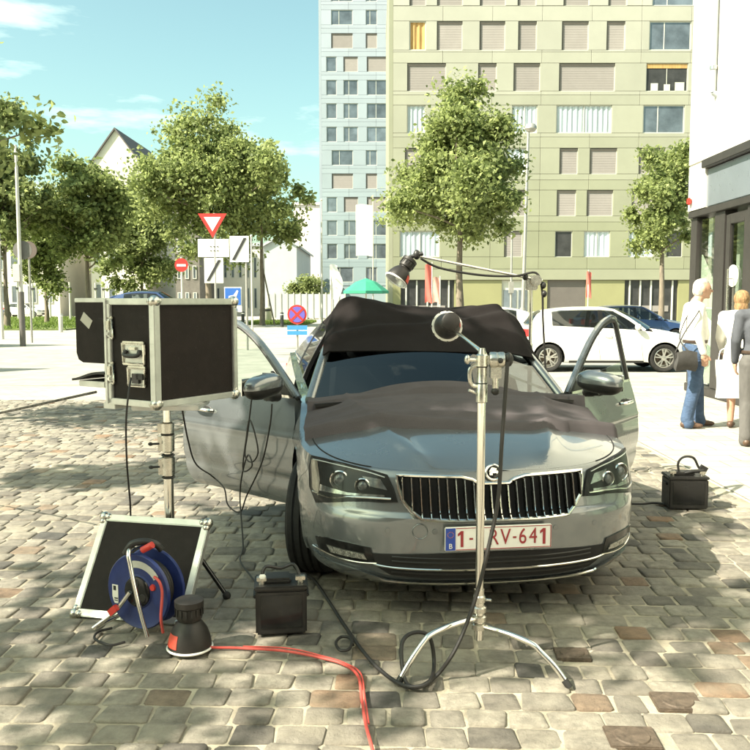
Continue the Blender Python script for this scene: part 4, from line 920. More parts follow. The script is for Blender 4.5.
# lower intake
LI = [(-.60, 0.334), (-.30, 0.348), (0, 0.354), (.30, 0.348), (.60, 0.334), (.565, 0.267), (.50, 0.227), (.30, 0.216), (0, 0.214), (-.30, 0.216), (-.50, 0.227), (-.565, 0.267)]
li = S.patch(plainpoly(LI, .1)[::-1], .006).build('lower_intake', VOID, car)
for z in (.244, .300, .322):
    S.line([(-.5, z + .004), (-.25, z), (0, z), (.25, z), (.5, z + .004)], .006, .004).build('intake_bar', BLACK, li)
S.line([(-.585, 0.282), (-.50, 0.272), (-.25, 0.268), (0, 0.267), (.25, 0.268), (.50, 0.272), (.585, 0.282)], .0055, .013).build('chrome_trim', CHROME, li)
LP = [(-.86, 0.270), (-.78, 0.248), (-.66, 0.240), (-.55, 0.208), (-.50, 0.194), (0, 0.187), (.50, 0.194), (.55, 0.208), (.66, 0.240), (.78, 0.248), (.86, 0.270), (.86, 0.217), (.70, 0.172), (.50, 0.158), (0, 0.154), (-.50, 0.158), (-.70, 0.172), (-.86, 0.217)]
S.patch(plainpoly(LP, .08)[::-1], .022, .05).build('bumper_lip', PAINT, car)
S.line([(-.55, 0.209), (-.50, 0.196), (-.25, 0.190), (0, 0.189), (.25, 0.190), (.50, 0.196), (.55, 0.209)], .007, .024).build('chrome_trim', CHROME, car)
for sx in (-.52, .52, -.30, .30):
    y = S.fy(sx, .46); q = MB(); q.lathe([(0, .003), (.011, .003), (.012, .0), (.014, 0), (.014, -.004)], 16, Matrix.Translation((sx, y - .002, .455)) @ Matrix.Rotation(R(90), 4, 'X')); q.build('parking_sensor', PAINT, car)
y = S.fy(-.36, .46); q = MB(); q.lathe([(.034, .001), (.036, .003), (.038, .001)], 28, Matrix.Translation((-.37, S.fy(-.37, .455) - .003, .455)) @ Matrix.Rotation(R(90), 4, 'X') @ Matrix.Rotation(R(-10), 4, 'Y')); q.build('tow_cap', PAINT, car)
q = MB(); y4 = 4.80; q.bx(-.26, .26, 4.84, 4.87, .62, .73); q.build('rear_plate', PLATEWHITE, car, bevel=.003)
for sg in (-1, 1):
    q = MB(); q.slab(lambda u, v: (sg * lerp(.45, .86, u), 4.87 - .30 * max(0, u - .3) ** 1.6, lerp(.80, .93, v)), 8, 3, .03); q.build('tail_light', TAILRED, car)
# open doors
def door(sg, ang):
    hx = S.hw(.5) - .01
    def skin(u, v):
        z = lerp(.27, .945, v); ye = 1.13 - .07 * max(0, (.45 - z) / .18) ** 2.2 + .03 * math.sin(v * 3.0); ys = .0 + .05 * max(0, (z - .8) / .15)
        y = lerp(ys, ye, u); x = S.hw(z) - hx - .012 * math.exp(-((z - .43) / .035) ** 2) + .008 * math.exp(-((z - .70) / .018) ** 2)
        return (sg * x, y, z)
    m = MB(); m.slab(skin, 30, 36, .055 * sg); d = m.build('front_door', PAINT, car, ang=50)
    d.location = (sg * hx, 1.37, 0); d.rotation_euler = (0, 0, sg * -ang)
    q = MB(); q.slab(lambda u, v: tuple(V(skin(.06 + u * .88, .06 + v * .86)) + V((-sg * .064, 0, 0))), 8, 8, .03 * sg); q.build('door_lining', BLACK, d)
    top = [(.03, .945), (.18, 1.055), (.36, 1.185), (.54, 1.30), (.72, 1.385), (.87, 1.425), (.955, 1.432), (.995, 1.41), (1.025, 1.33), (1.08, 1.13), (1.13, .945)]
    fx = lambda z: sg * (S.hw(.95) - hx - max(0, z - .945) * (.26 if sg < 0 else .13) - .02)
    q = MB(); q.tube(catmull([V((fx(z), y, z)) for y, z in top], 5), .021, 8); q.build('window_frame', PAINT, d)
    q = MB(); q.tube(catmull([V((fx(z) + sg*.012, lerp(.6, y, .955), lerp(.95, z, .955))) for y, z in top], 5), .014, 6); q.build('window_seal', BLACK, d)
    q = MB(); q.bar((fx(.95) + sg*.018, .06, .948), (fx(.95) + sg*.018, 1.13, .952), .012, .018); q.build('waist_trim', CHROME, d)
    q = MB(); q.prism([(.05, .95), (.30, .95), (.30, 1.10)], -.012, .012, Matrix(((0, 0, 1, fx(1.0)), (1, 0, 0, 0), (0, 1, 0, 0), (0, 0, 0, 1)))); q.build('corner_trim', BLACK, d)
    if sg < 0:
        gp = [(y, z) for y, z in [(.33, 1.15), (.52, 1.275), (.70, 1.362), (.86, 1.41), (.95, 1.415), (1.01, 1.32), (1.065, 1.12), (1.11, .96), (.33, .96)]]
    else:
        gp = [(.34, .96), (1.12, .96), (1.12, 1.05), (1.10, 1.10), (.36, 1.03)]
    q = MB(); q.prism(gp, -.002, .002, Matrix(((0, 0, 1, 0), (1, 0, 0, 0), (0, 1, 0, 0), (0, 0, 0, 1))))
    q.v = [V((p.x + fx(p.z), p.y, p.z)) for p in q.v]; q.build('door_window', DOORGLASS, d, smooth=False)
    hxx = lambda z: sg * (S.hw(z) - hx)
    q = MB(); q.tube(catmull([(hxx(.8) + sg*.002, .84, .80), (hxx(.8) + sg*.038, .87, .803), (hxx(.8) + sg*.040, .98, .808), (hxx(.8) + sg*.004, 1.03, .81)], 5), .013, 8); q.build('handle', CHROME, d)
    q = MB(); q.ball((hxx(.8) + sg*.0, .93, .802), (.006, .085, .028), 16, 8); q.build('handle_recess', BLACK, d)
    # mirror
    mc = V((-.175, .08, 1.035) if sg < 0 else (.135, .06, 1.03)); rotm = Matrix.Rotation(sg * R(-12), 3, 'Z')
    def shellm(zlo, zhi, k=1.0):
        w = MB()
        def f(u, v):
            a = 2 * math.pi * u; z = lerp(zlo, zhi, v); r_ = max(0, 1 - abs(z) ** 2.6) ** (1 / 2.6); ca, sa = math.cos(a), math.sin(a)
            return mc + rotm @ V((.165 * k * r_ * math.copysign(abs(ca) ** .8, ca) - 0, (.085 if sa < 0 else .05) * k * r_ * math.copysign(abs(sa) ** .8, sa), .074 * k * z - .010 * ca * sg))
        w.grid(f, 28, 10, True); return w
    shellm(-.1, 1).build('mirror_cap', PAINT, d); shellm(-1, -.06, .985).build('mirror_base', BLACK, d)
    q = MB(); q.tube(catmull([(sg * .0, .14, .955), (sg * .06, .13, .96), (sg * .12, .11, .965)], 4), [.035] * 5 + [.03] * 4, 10); q.build('mirror_arm', BLACK, d)
    q = MB(); q.slab(lambda u, v: tuple(mc + rotm @ V(((u*2-1) * .14, .052 + 0, (v*2-1) * .052))), 4, 4, -.004); q.build('mirror_glass', CHROME, d)
    return d
door(-1, R(-38)); door(1, R(-45))
for w in [c for c in kids(car) if c.name.startswith('front_door')]:
    sg = -1 if w.location.x < 0 else 1; w.rotation_euler.z = R(40) if sg < 0 else R(-44); w.scale.y = 1 if sg < 0 else 1.04
# other cars
def small_car(label, D, paint, loc, rz, group='cars parked behind', spokes=5, seats=False):
    t = thing('parked_car', label, 'car', loc, rz, group); s = Shell(D)
    s.body(paint, t); s.hood(paint, t); s.greenhouse(paint, t); s.inside(t, seats); s.wheels(t, 0, spokes)
    for sg in (-1, 1):
        f = lambda a: [(-sg * x * D['W'], z) for x, z in a][::(1 if sg < 0 else -1)]
        h = s.patch(f([(-.85, .73), (-.70, .725), (-.5, .68), (-.48, .60), (-.62, .585), (-.84, .60)]), .010).build('headlight', mat('lamp_unit', (.30, .31, .31), .1, .5, .3, 20), t)
        q = MB(); q.slab(lambda u, v: (sg * lerp(.50, .87, u) * D['W'], D['L'] + .012 - .36 * max(0, u - .2) ** 1.8, lerp(.78, .95, v)), 8, 4, .05); q.build('tail_light', TAILRED, t)
        hd = D['W'] * interp(HWT, .8)
        # door seams, handles, side strip
        for yy in (D['A'][0] + .06, D['A'][1] + .36, D['rt'] - .35):
            q = MB(); q.tube([V((sg * (s.hw(lerp(.28, .93, k / 8)) + .0005), yy + .05 * (math.sin(k / 8 * 2.4)) , lerp(.28, min(.93, s.zt(yy)), k / 8))) for k in range(9)], .004, 5); q.build('panel_gap', VOID, t)
        for yy in (D['A'][1] + .2,):
            q = MB(); q.tube(catmull([(sg * (hd - .0), yy - .08, .80), (sg * (hd + .035), yy - .05, .80), (sg * (hd + .035), yy + .05, .80), (sg * hd, yy + .08, .80)], 4), .012, 8); q.build('handle', paint, t)
        q = MB(); q.ball((sg * (.86 * D['W'] + .10), D['A'][0] + .20, 1.0), (.10, .07, .07), 16, 10); q.build('mirror', paint, t)
        q = MB(); q.cyl((sg * (.80 * D['W']), D['A'][0] + .22, .96), (sg * (.86 * D['W'] + .05), D['A'][0] + .2, .975), .03, n=8); q.build('mirror_arm', BLACK, t)
        q = MB(); q.bar((sg * (s.hw(.24) - .005), D['fw'] + .45, .225), (sg * (s.hw(.24) - .005), D['rw'] - .45, .225), .03, .05); q.build('sill', BLACK, t)
    s.patch([(-.5, .40), (.5, .40), (.42, .26), (-.42, .26)][::-1], .008).build('lower_intake', VOID, t)
    s.patch([(-.42, .66), (.42, .66), (.36, .58), (-.36, .58)][::-1], .008).build('grille', GLOSSBLACK, t)
    q = MB(); q.bx(-.26, .26, -.02, -.008, .42, .53); q.build('number_plate', PLATEWHITE, t)
    return t
# white hatchback: nose to the right; local +y (rear) points to -x
p = G(665, 372); small_car('white hatchback standing side on behind the open right hand door', HATCH, WHITEPAINT, (p.x + HATCH['fw'] * .99, p.y + .8, 0), R(88), seats=True)
p = P(640, 300, 27); small_car('dark blue car parked beside the shop front of the green block', HATCH, BLUEPAINT, (P(693, 300, 29).x, 29.5, 0), R(96))
p = P(535, 300, 22); small_car('white car whose red tail light peeks out behind the black cloth', HATCH, WHITEPAINT, (P(537, 300, 22.5).x - 4.0, 22.0, 0), R(-90))
bv = small_car('tall dark blue car whose roof shows above the black flight case', MAIN | dict(opening=None), BLUEPAINT, (P(207, 300, 33).x, 34, 0), R(92)); bv.scale = (1, 1, 1.36)
# ---------------- cloths on the car ----------------
def wr(x, y, s=1.0):
    from mathutils import noise
    return noise.noise(V((x * 3.1 * s, y * 3.1 * s, .7))) * .7 + noise.noise(V((x * 7 * s, y * 5 * s, 4.2))) * .24 + noise.noise(V((x * 15 * s, y * 15 * s, 1.2))) * .05
CM = Matrix.Translation((CARX, CARY, 0)) @ Matrix.Rotation(YAW, 4, 'Z')
HS = []
for st_q in S.stations():
    if st_q[2] < 1.4:
        x0_, y0_ = S.pt(st_q, S.zt(st_q[2]))
        if not HS or y0_ > HS[-1][0] + .004: HS.append((y0_, x0_, st_q))
def hood_z(x, y):
    i = max([k for k in range(len(HS) - 1) if HS[k][0] <= y] or [0]); (ya, xa_, sa), (yc, xc_, sc) = HS[i], HS[i + 1]; f_ = min(max((y - ya) / (yc - ya), 0), 1)
    def zz_(x0, st): return S.hoodpt(st, min(abs(x) / max(x0, .05), 1.0))[2] - max(0, abs(x) - x0) * 1.9
    return lerp(zz_(xa_, sa), zz_(xc_, sc), f_)
def blanket(u, v):
    a = u * 2 - 1; xs_ = lerp(-.88, .92, u) * (1 - .09 * max(0, v - .3))
    yf = .56 + .13 * abs(a) ** 2 + .05 * math.sin(u * 5 + 1) + (.02 if u > .8 else 0); yb = 1.185 + .07 * a * a
    y = lerp(yf, yb, v)
    if y < 1.12: z = hood_z(xs_, y)
    else:
        an = min(abs(xs_) / .78, 1); y_b, y_t = 1.10 + an*an*.26, 1.98 + an*an*.08; k = max(0, (y - y_b) / (y_t - y_b))
        z = max(hood_z(xs_, 1.11) + .01, .985 - an*an*.05 + k * .447 + .03 * math.sin(min(k, 1) * 3.14))
    z += .030 + .016 * wr(xs_ * .5, y * 2.4) + .008 * abs(wr(xs_ * .7 + 5, y * 4.5 + 3))
    z += .034 * math.exp(-((v - .08) / .05) ** 2) * (.65 + .35 * math.sin(u * 7 + .6)) + .026 * math.exp(-((v - .24 + .10 * a) / .03) ** 2) * max(0, 1 - abs(a)) + .010 * math.exp(-((v - .6 - .10 * a) / .05) ** 2)
    if v < .06: z -= (.06 - v) * .75
    return (xs_, y, z)
m = MB(); m.M = CM; m.slab(blanket, 90, 44, .014)
tag(m.build('blanket', BLANKET, ang=80), 'thick grey brown blanket laid across the bonnet of the grey car', 'blanket', 'cloths on the grey car')
CREST = [(0, .02), (.04, .10), (.10, .135), (.2, .125), (.32, .085), (.45, .045), (.6, .05), (.75, .085), (.9, .115), (.96, .11), (1, .05)]
def cloth(u, v):
    # v 0 lower edge on the windscreen, .5 crest over the front of the roof, 1 back on the roof
    a = u * 2 - 1; X = lerp(-.66, .80, u); crest = sinterp(CREST, u) + .004 * math.sin(u * 17) + .008 * wr(u * 2, 1.3)
    if v < .5:
        w = v / .5; k = lerp(.46 + .012 * math.sin(u * 6) + .07 * a * a - .12 * max(0, u - .80) / .2, 1.0, w)
        p = S.wshield(min(max((X / .80 + 1) / 2 * 1.0 + .5 * 0, .0), 1), k)
        p.x = lerp(X * 1.08 if u < .5 else X * 1.02, X, w)
        over = max(0, abs(p.x) - lerp(.80, .57, k)); p.z -= over * .9
        off = .008 + (.022 + .014 * (wr(a * .9, k * 1.2) + .4)) * min(1, w * 2.5)
        p += V((0, -off * .7, off)); p.z += crest * w ** 1.8; p.y += .10 * crest * 2 * w
        p.z += .022 * math.exp(-((w - .25 - .55 * u) / .07) ** 2) - .016 * math.exp(-((w - .42 - .55 * u) / .06) ** 2)
        p.z += .016 * math.exp(-((w - 1.05 + .8 * u) / .06) ** 2)
        return tuple(p)
    t = (v - .5) / .5
    p = S.roofpt(min(max((X / .57 + 1) / 2, 0), 1), t * .42); over = max(0, abs(X) - .57); p.x = X * lerp(1, .97, t)
    p.z += .03 + crest * max(0, 1 - t * 1.2) - over * .6 + .02 * wr(a * 1.5, t * 2); p.y += .20 * crest * (1 - t)
    return tuple(p)
m = MB(); m.M = CM; m.slab(cloth, 80, 50, .010)
tag(m.build('black_cloth', CLOTH, ang=80), 'black cloth bunched over the roof and the top of the windscreen', 'cloth', 'cloths on the grey car')

# ---------------- film stand, lamps ----------------
LAMPBLACK = mat('lamp_housing', (.020, .017, .015), .5, .2, .25, 14, .06, 200)
def lamp(label, loc, d, size=1.0, roll=0, clips=False):
    t = thing('film_lamp', label, 'lamp', loc, 0, 'black film lamps'); q4 = V(d).to_track_quat('-Z', 'Y'); t.rotation_mode = 'QUATERNION'; from mathutils import Quaternion; t.rotation_quaternion = q4 @ Quaternion((0, 0, 1), roll); t.scale = (size,) * 3
    q = MB(); q.lathe([(.090, .0), (.0955, .004), (.096, .018), (.090, .05), (.078, .085), (.060, .112), (.048, .124)], 36); q.build('reflector_bowl', LAMPBLACK, t)
    q = MB(); q.lathe([(.046, .118), (.046, .13), (.056, .135), (.060, .15), (.058, .185), (.064, .19), (.064, .215), (.052, .222), (.0, .224)], 32); o = q.build('socket_housing', LAMPBLACK, t)
    q = MB()
    for k in range(16): a = k * math.pi / 8; q.box((.0605 * math.cos(a), .0605 * math.sin(a), .168), (.006, .006, .030), Matrix.Rotation(a, 3, 'Z'))
    q.build('cooling_ribs', BLACK, o)
    q = MB(); R0 = .113 if clips else .103; q.lathe([(.086, .004), (.095, -.004), (R0 - .002, .0), (R0, .004), (R0 - .003, .009), (.090, .008)], 36); q.build('rim', WHITE, t)
    q = MB()
    if clips:
      for k in range(12): a = k * math.pi / 6; q = MB(); q.box((.1165 * math.cos(a), .1165 * math.sin(a), .006), (.012, .014, .014), Matrix.Rotation(a, 3, 'Z')); q.build('rim_clip', BLACK, t, bevel=.002)
    q = MB(); q.lathe([(.087, .006), (.06, .06), (.02, .09), (0, .09)], 28); q.build('inner_reflector', ALU, t)
    q = MB(); q.ball((0, 0, .05), (.026, .026, .04), 14, 10); q.build('bulb', WHITE, t)
    q = MB(); q.grid(lambda u, v: (lambda a, r, z: (r * math.cos(a), r * math.sin(a), z))(R(lerp(200, 245, u)), interp([(.02, .0962), (.05, .0905), (.085, .0785)], lerp(.022, .078, v)) + .0012, lerp(.022, .078, v)), 8, 5); q.build('label', REDTAPE, t)
    return t
hub = V((.445, 3.47, 0)); col_top = P(481, 372, 3.47)
st_ = thing('lamp_stand', 'chrome lighting stand with bent legs in front of the grey car', 'stand', (hub.x, hub.y, 0), 0, 'lamp stands')
ht = col_top.z
q = MB(); q.cyl((0, 0, .11), (0, 0, .33), .021); q.cyl((0, 0, .20), (0, 0, ht - .10), .0175); q.build('lower_tube', CHROME, st_)
q = MB(); q.cyl((-.002, 0, .32), (-.002, 0, ht), .0145, n=14); q.build('riser_tube', CHROME, st_)
q = MB()
for z in (.17, .205, .245): q.lathe([(.022, z - .016), (.031, z - .012), (.031, z + .008), (.022, z + .014)], 18)
q.lathe([(.018, .27), (.026, .275), (.026, .30), (.018, .31)], 18); q.cyl((.02, 0, .285), (.05, -.01, .285), .006, n=8); q.build('leg_collar', STEEL, st_)
def bent(pts, r): q_ = MB(); q_.tube(catmull(pts, 8), r, 12); return q_
for f, hz, nm in ((G(398, 687), .205, 0), (G(569, 690), .17, 1), (V((.48, 3.93, 0)), .245, 2)):
    d = f - hub; d.z = 0; L_ = d.length; d.normalize()
    pts = [V((0, 0, hz)) + d * .02, V((0, 0, hz - .004)) + d * L_ * .35, V((0, 0, hz - .02)) + d * L_ * .60, V((0, 0, hz - .045)) + d * L_ * .70, V((0, 0, hz * .45)) + d * L_ * .86, V((0, 0, .014)) + d * L_]
    leg = bent(pts, .0125).build('leg', CHROME, st_)
    q = MB(); q.cyl(pts[-1] + (pts[-1] - pts[-2]).normalized() * -.03, pts[-1] + (pts[-1] - pts[-2]).normalized() * .005, .0145, n=10); q.build('foot_cap', BLACK, leg)
# castings at the top
top = ht
q = MB(); q.lathe([(.016, top - .13), (.024, top - .125), (.024, top - .05), (.021, top - .045), (.021, top + .02), (.026, top + .025), (.026, top + .07), (.018, top + .075), (.012, top + .10), (0, top + .10)], 18); q.build('riser_collar', STEEL, st_)
for z in (-.048, .023): q = MB(); q.lathe([(.0225, top + z - .004), (.0245, top + z), (.0225, top + z + .004)], 18); q.build('seal_ring', BLACK, st_)
q = MB(); q.tube(catmull([(-.018, 0, top - .06), (-.045, -.005, top - .05), (-.05, -.005, top + .01), (-.02, 0, top + .03)], 5), .009, 8); q.cyl((-.02, 0, top + .05), (-.058, -.01, top + .052), .009, n=8); q.ball((-.062, -.01, top + .052), (.013, .012, .02)); q.cyl((-.02, 0, top - .09), (-.055, -.01, top - .075), .006, n=8); q.build('tie_down_knob', STEEL, st_)
hx, hz = .060, top + .05
q = MB(); q.lathe([(0, -.03), (.032, -.03), (.034, -.025), (.034, .0), (.030, .004), (.034, .008), (.034, .03), (.028, .034), (0, .034)], 24, Matrix.Translation((hx, -.005, hz)) @ Matrix.Rotation(R(90), 4, 'Y')); q.bx(.0, hx - .02, -.014, .014, hz - .018, hz + .018); q.bx(hx - .026, hx + .02, -.02, .02, hz - .075, hz - .02); q.cyl((hx - .004, -.004, hz - .125), (hx - .004, -.004, hz - .07), .013, n=12); q.build('grip_head', STEEL, st_, bevel=.002)
q = MB()
for c, r in (((hx + .05, -.005, hz + .002), (.02, .022, .03)), ((hx - .004, -.006, hz - .13), (.018, .018, .017)), ((hx + .012, -.035, hz + .0), (.012, .012, .012))): q.ball(c, r, 10, 8)
q.build('grip_knob', BLACK, st_)
lampP = P(446, 326, 4.32); rel = lampP - hub
q = MB(); q.tube(catmull([(.012, 0, top + .075), (-.01, .10, top + .095), tuple((V((0, 0, top + .1)) * .35 + rel * .65)), tuple(rel + V((.02, -.16, -.02)))], 6), .009, 10); q.build('gooseneck_arm', CHROME, st_)
lamp('round black film lamp on the chrome stand, aimed away at the windscreen', lampP + V((0, -.06, 0)), V((-.05, 1, -.20)), .70, R(150), True)
# second stand beside the car
b2 = P(531, 300, 7.0); b2 = V((b2.x, 7.0, 0)); ct = P(530, 283, 7.0)
s2 = thing('boom_stand', 'chrome boom stand behind the right side of the grey car', 'stand', (b2.x, b2.y, 0), 0, 'lamp stands')
q = MB(); q.cyl((0, 0, .1), (0, 0, 1.2), .02); q.cyl((0, 0, 1.15), (0, 0, ct.z), .0155); q.build('tube', CHROME, s2)
for a in (30, 150, 270):
    d = V((math.cos(R(a)), math.sin(R(a)), 0)); bent([V((0, 0, .2)) + d*.02, V((0, 0, .19)) + d*.22, V((0, 0, .15)) + d*.32, V((0, 0, .012)) + d*.44], .0125).build('leg', CHROME, s2)
lp2 = P(413, 256, 6.7) - b2
ck = V((0, 0, ct.z))
q = MB(); q.box(ck, (.10, .07, .12)); q.lathe([(0, -.05), (.045, -.05), (.045, .05), (0, .05)], 18, Matrix.Translation(ck + V((.03, -.03, .02))) @ Matrix.Rotation(R(90), 4, 'X')); q.build('boom_clamp', STEEL, s2, bevel=.01)
q = MB()
for c in ((.09, -.05, -.02), (.10, -.04, -.09), (-.06, -.05, .05)): q.ball(ck + V(c), (.025, .025, .03), 10, 8)
q.build('clamp_knob', BLACK, s2)
q = MB(); q.tube([lp2 + V((.04, 0, .0)), ck + V((.09, 0, .02))], .011, 10); q.build('boom_arm', CHROME, s2)
q = MB(); q.ball(lp2 + V((.03, 0, .01)), (.03, .03, .04), 10, 8); q.cyl(lp2 + V((-.03, 0, -.01)), lp2 + V((.08, -.01, .02)), .016, n=10); q.build('lamp_spigot', BLACK, s2)
dd = V((-.24, -.12, -.34)).normalized(); lp = lp2 + b2 + V((-.01, 0, -.015)) + dd * .235 * .98
lamp('black film lamp with red label at the end of the boom over the car roof', lp, dd, .97)
g = G(186, 660); lamp('black film lamp standing mouth down on the cobbles by the cable reel', (g.x, g.y + .08, .024), V((0, 0, -1)), 1.0)
def cable(label, pts, r, mt=BLACKCABLE, k=8, n=8, group=None, name='cable'):
    m_ = MB(); m_.tube(catmull(pts, k), r, n); return tag(m_.build(name, mt), label, 'cable', group)
zc = .026
cable('black lamp cable hanging from the chrome stand and looping by its left leg',
    [col_top + V((.105, -.03, .045)), P(506, 385, 3.43), P(502, 440, 3.42), P(498, 500, 3.40), P(489, 545, 3.38), P(478, 590, 3.36), P(465, 628, 3.33), P(452, 655, 3.29), G(436, 676, zc), G(418, 687, zc), G(405, 680, .03), G(401, 660, .04) + V((0, -.08, .10)), G(411, 645, .05) + V((0, -.16, .12)), G(427, 646, .05) + V((0, -.14, .1)), G(434, 664, .04), G(428, 683, .04), G(405, 686, zc), G(380, 670, zc), G(362, 650, zc), G(345, 626, zc), G(328, 600, zc), G(314, 580, zc), G(300, 568, zc), G(330, 545, zc)], .0085, group='black cables')
cable('small coil of black cable on the cobbles right of the battery box', [G(348, 632, zc), G(352, 640, .03), G(349, 649, .03), G(340, 650, .03), G(336, 643, .03), G(341, 637, .03), G(350, 638, .035), G(353, 645, .03)], .007, group='black cables')
cable('thin black cable along the boom and down from its clamp', [lp2 + b2 + V((.06, -.02, -.02)), P(440, 268, 6.75), P(480, 275, 6.8), P(515, 276, 6.9), P(536, 273, 6.95), P(542, 290, 6.95), P(543, 320, 6.98), P(545, 360, 7.0), P(547, 410, 7.02), V((1.42, 7.05, .03))], .0095, group='black cables')
red = [G(178, 640, .03), G(208, 647, .03), G(240, 648, zc), G(285, 651, zc), G(322, 658, zc), G(343, 664, zc), G(358, 676, zc), G(362, 700, zc), G(366, 725, zc), G(373, 752, zc), G(380, 790, zc), G(395, 850, zc)]
cable('red mains cable running from the cable reel along the cobbles to the lower edge', red, .0062, REDCABLE)
cable('thin doubled red cable beside the main one past the battery box', [p + V((.01, .022 + .012*math.sin(i*1.7), -.002)) for i, p in enumerate(red[2:9])], .0036, REDCABLE)

# ---------------- flight case with its lid ----------------
NC = V((-1.075, 4.08, 0)); eu = V((.527, .85, 0)).normalized(); ev = V((-.85, .527, 0)).normalized()
zt0, zb0 = P(155, 299, 4.1).z, P(155, 407, 4.1).z; H = zt0 - zb0
ang0 = math.atan2(eu.y, eu.x)
fc = thing('flight_case', 'open black flight case with aluminium edges up on a pole', 'case', (NC.x, NC.y, zb0), ang0)
LU, LV = .60, .34   # local x along the right face, local y along the left face
q = MB(); q.bx(.012, LU - .012, .012, LV, .012, H - .012); q.build('body', BLACKPANEL, fc, smooth=False, bevel=.004)
def edge(a, b, w=.042, nm='edging'): q_ = MB(); q_.bar(a, b, w, w, (0, 0, 1)); return q_.build(nm, ALU, fc, smooth=False, bevel=.004)
e = .012
for a, b in (((0+e, 0+e, .02), (e, e, H-.02)), ((LU-e, e, .02), (LU-e, e, H-.02)), ((e, LV-.01, .0), (e, LV-.01, H)), ((.03, e, H-e), (LU-.03, e, H-e)), ((.03, e, e), (LU-.03, e, e)), ((e, .03, e), (e, LV, e)), ((e, .03, H-e), (e, LV, H-e)), ((LU-e, .03, H-e), (LU-e, LV, H-e)), ((LU-e, .03, e), (LU-e, LV, e)), ((LU-e, LV-.01, 0), (LU-e, LV-.01, H))): edge(a, b, .040 if a[0] == e and a[1] == e and a[2] == .02 else .032)
for c in ((e, e, e), (e, e, H-e), (LU-e, e, e), (LU-e, e, H-e)):
    q = MB(); q.ball(c, .030, 16, 10)
    for d in ((1, 0, 0), (0, 1, 0), (0, 0, 1)):
        s_ = [(.0 if k == 0 else 1) for k in d]; d2 = V(d) * .03; d2 = V((d2.x, d2.y, d2.z * (1 if c[2] < H/2 else -1))); d2.x *= (1 if c[0] < LU/2 else -1); q.ball(V(c) + d2 * .8, .020, 10, 8)
    q.build('ball_corner', STEEL, fc)
# lid wing, its rounded corner low at the outer end
wl, wh = .235, .33
pr = [(0, H - .012), (wl, H - .012), (wl, H - wh + .05), (wl - .015, H - wh + .015), (wl - .05, H - wh), (0, H - wh)]
q = MB(); q.prism(pr, 0, .012, Matrix(((0, 0, 1, .006), (1, 0, 0, LV + .012), (0, 1, 0, 0), (0, 0, 0, 1)))); wing = q.build('lid_wing', BLACKPANEL, fc, smooth=False)
q = MB(); q.bx(.0, .035, LV + .008, LV + wl + .012, H - .016, H + .006); q.bx(.03, LU, LV + wl - .02, LV + wl + .01, H - .016, H + .004); q.build('wing_edging', ALU, wing, smooth=False, bevel=.003)
q = MB(); q.bx(.012, LU, LV + .01, LV + wl, H - .012, H - .002); q.build('lid_roof', BLACKPANEL, fc, smooth=False)
q = MB(); q.bx(LU - .02, LU - .006, LV + .012, LV + wl, H - wh, H - .012); q.build('lid_wing', BLACKPANEL, fc, smooth=False)
q = MB(); q.prism([(-.04, -.026), (.04, -.026), (.04, .026), (-.04, .026)], 0, .001, Matrix.Translation((.004, LV + .16, H - .11)) @ Matrix(((0, 0, -1, 0), (math.cos(.6), -math.sin(.6), 0, 0), (math.sin(.6), math.cos(.6), 0, 0), (0, 0, 0, 1)))); q.build('paper_note', mat('pale_paper', (.42, .40, .35), .8, 0, .1, 9), wing, smooth=False)
q = MB(); q.bx(-.01, .012, LV - .002, LV + .012, .0, H); q.build('seam_strip', ALU, fc, smooth=False)
def dish(y, z, w, h, nm, parts):
    f = MB(); t_ = .012
    for a in ((y - w/2, y + w/2, z - h/2, z - h/2 + t_), (y - w/2, y + w/2, z + h/2 - t_, z + h/2), (y - w/2, y - w/2 + t_, z - h/2 + t_, z + h/2 - t_), (y + w/2 - t_, y + w/2, z - h/2 + t_, z + h/2 - t_)): f.bx(-.0, .02, *a)
    f.M = Matrix(); o = f.build(nm, STEEL, fc, bevel=.004); o.location.x = -.004
    b_ = MB(); b_.bx(.009, .0125, y - w/2 + t_, y + w/2 - t_, z - h/2 + t_, z + h/2 - t_); b_.build('dish_back', ALU, o, smooth=False)
    for p_, mt, n_ in parts:
        q_ = MB(); 
        if n_ == 'grip': q_.tube(catmull([(.004, y - w*.3, z + h*.12), (-.012, y - w*.28, z - h*.08), (-.012, y + w*.28, z - h*.08), (.004, y + w*.3, z + h*.12)], 5), .011, 8)
        else: q_.box((.002, y + p_[0], z + p_[1]), (.016, p_[2], p_[3]))
        q_.build(n_, mt, o, bevel=.002)
    return o
dish(.155, H - .27, .155, .12, 'handle_dish', [((0, 0, 0, 0), BLACK, 'grip'), ((0, .025, .05, .014), STEEL, 'hinge')])
dish(.135, H - .385, .125, .105, 'socket_dish', [((.0, -.01, .05, .05), GLOSSBLACK, 'socket'), ((-.03, .0, .05, .03), BLACK, 'plug')])
for z in (H - .145, H - .375): dish(LV - .01 if z > H - .2 else LV - .01, z, .062, .115, 'butterfly_latch', [((0, .012, .03, .045), STEEL, 'latch_wing'), ((0, -.03, .018, .016), CHROME, 'latch_pin')])
q = MB(); q.bx(.0, LU - .05, LV + .03, LV + .23, H - .455, H - .425); q.build('sliding_tray', ALU, fc, smooth=False, bevel=.003)
q = MB(); q.slab(lambda u, v: (lerp(-.01, LU - .1, v), LV + .02 + .25 * u, H - .385 - .035 * u + .008 * math.sin(u*5)), 8, 4, .012); q.build('sun_flap', BLACK, fc)
q = MB(); q.bx(.03, .40, LV - .01, LV + .08, -.035, -.004); q.build('lower_ledge', ALU, fc, smooth=False, bevel=.003)
q = MB(); q.bx(.05, LU - .05, LV + .002, LV + .02, .05, H - .05); q.build('monitor_screen', GLOSSBLACK, fc, smooth=False)
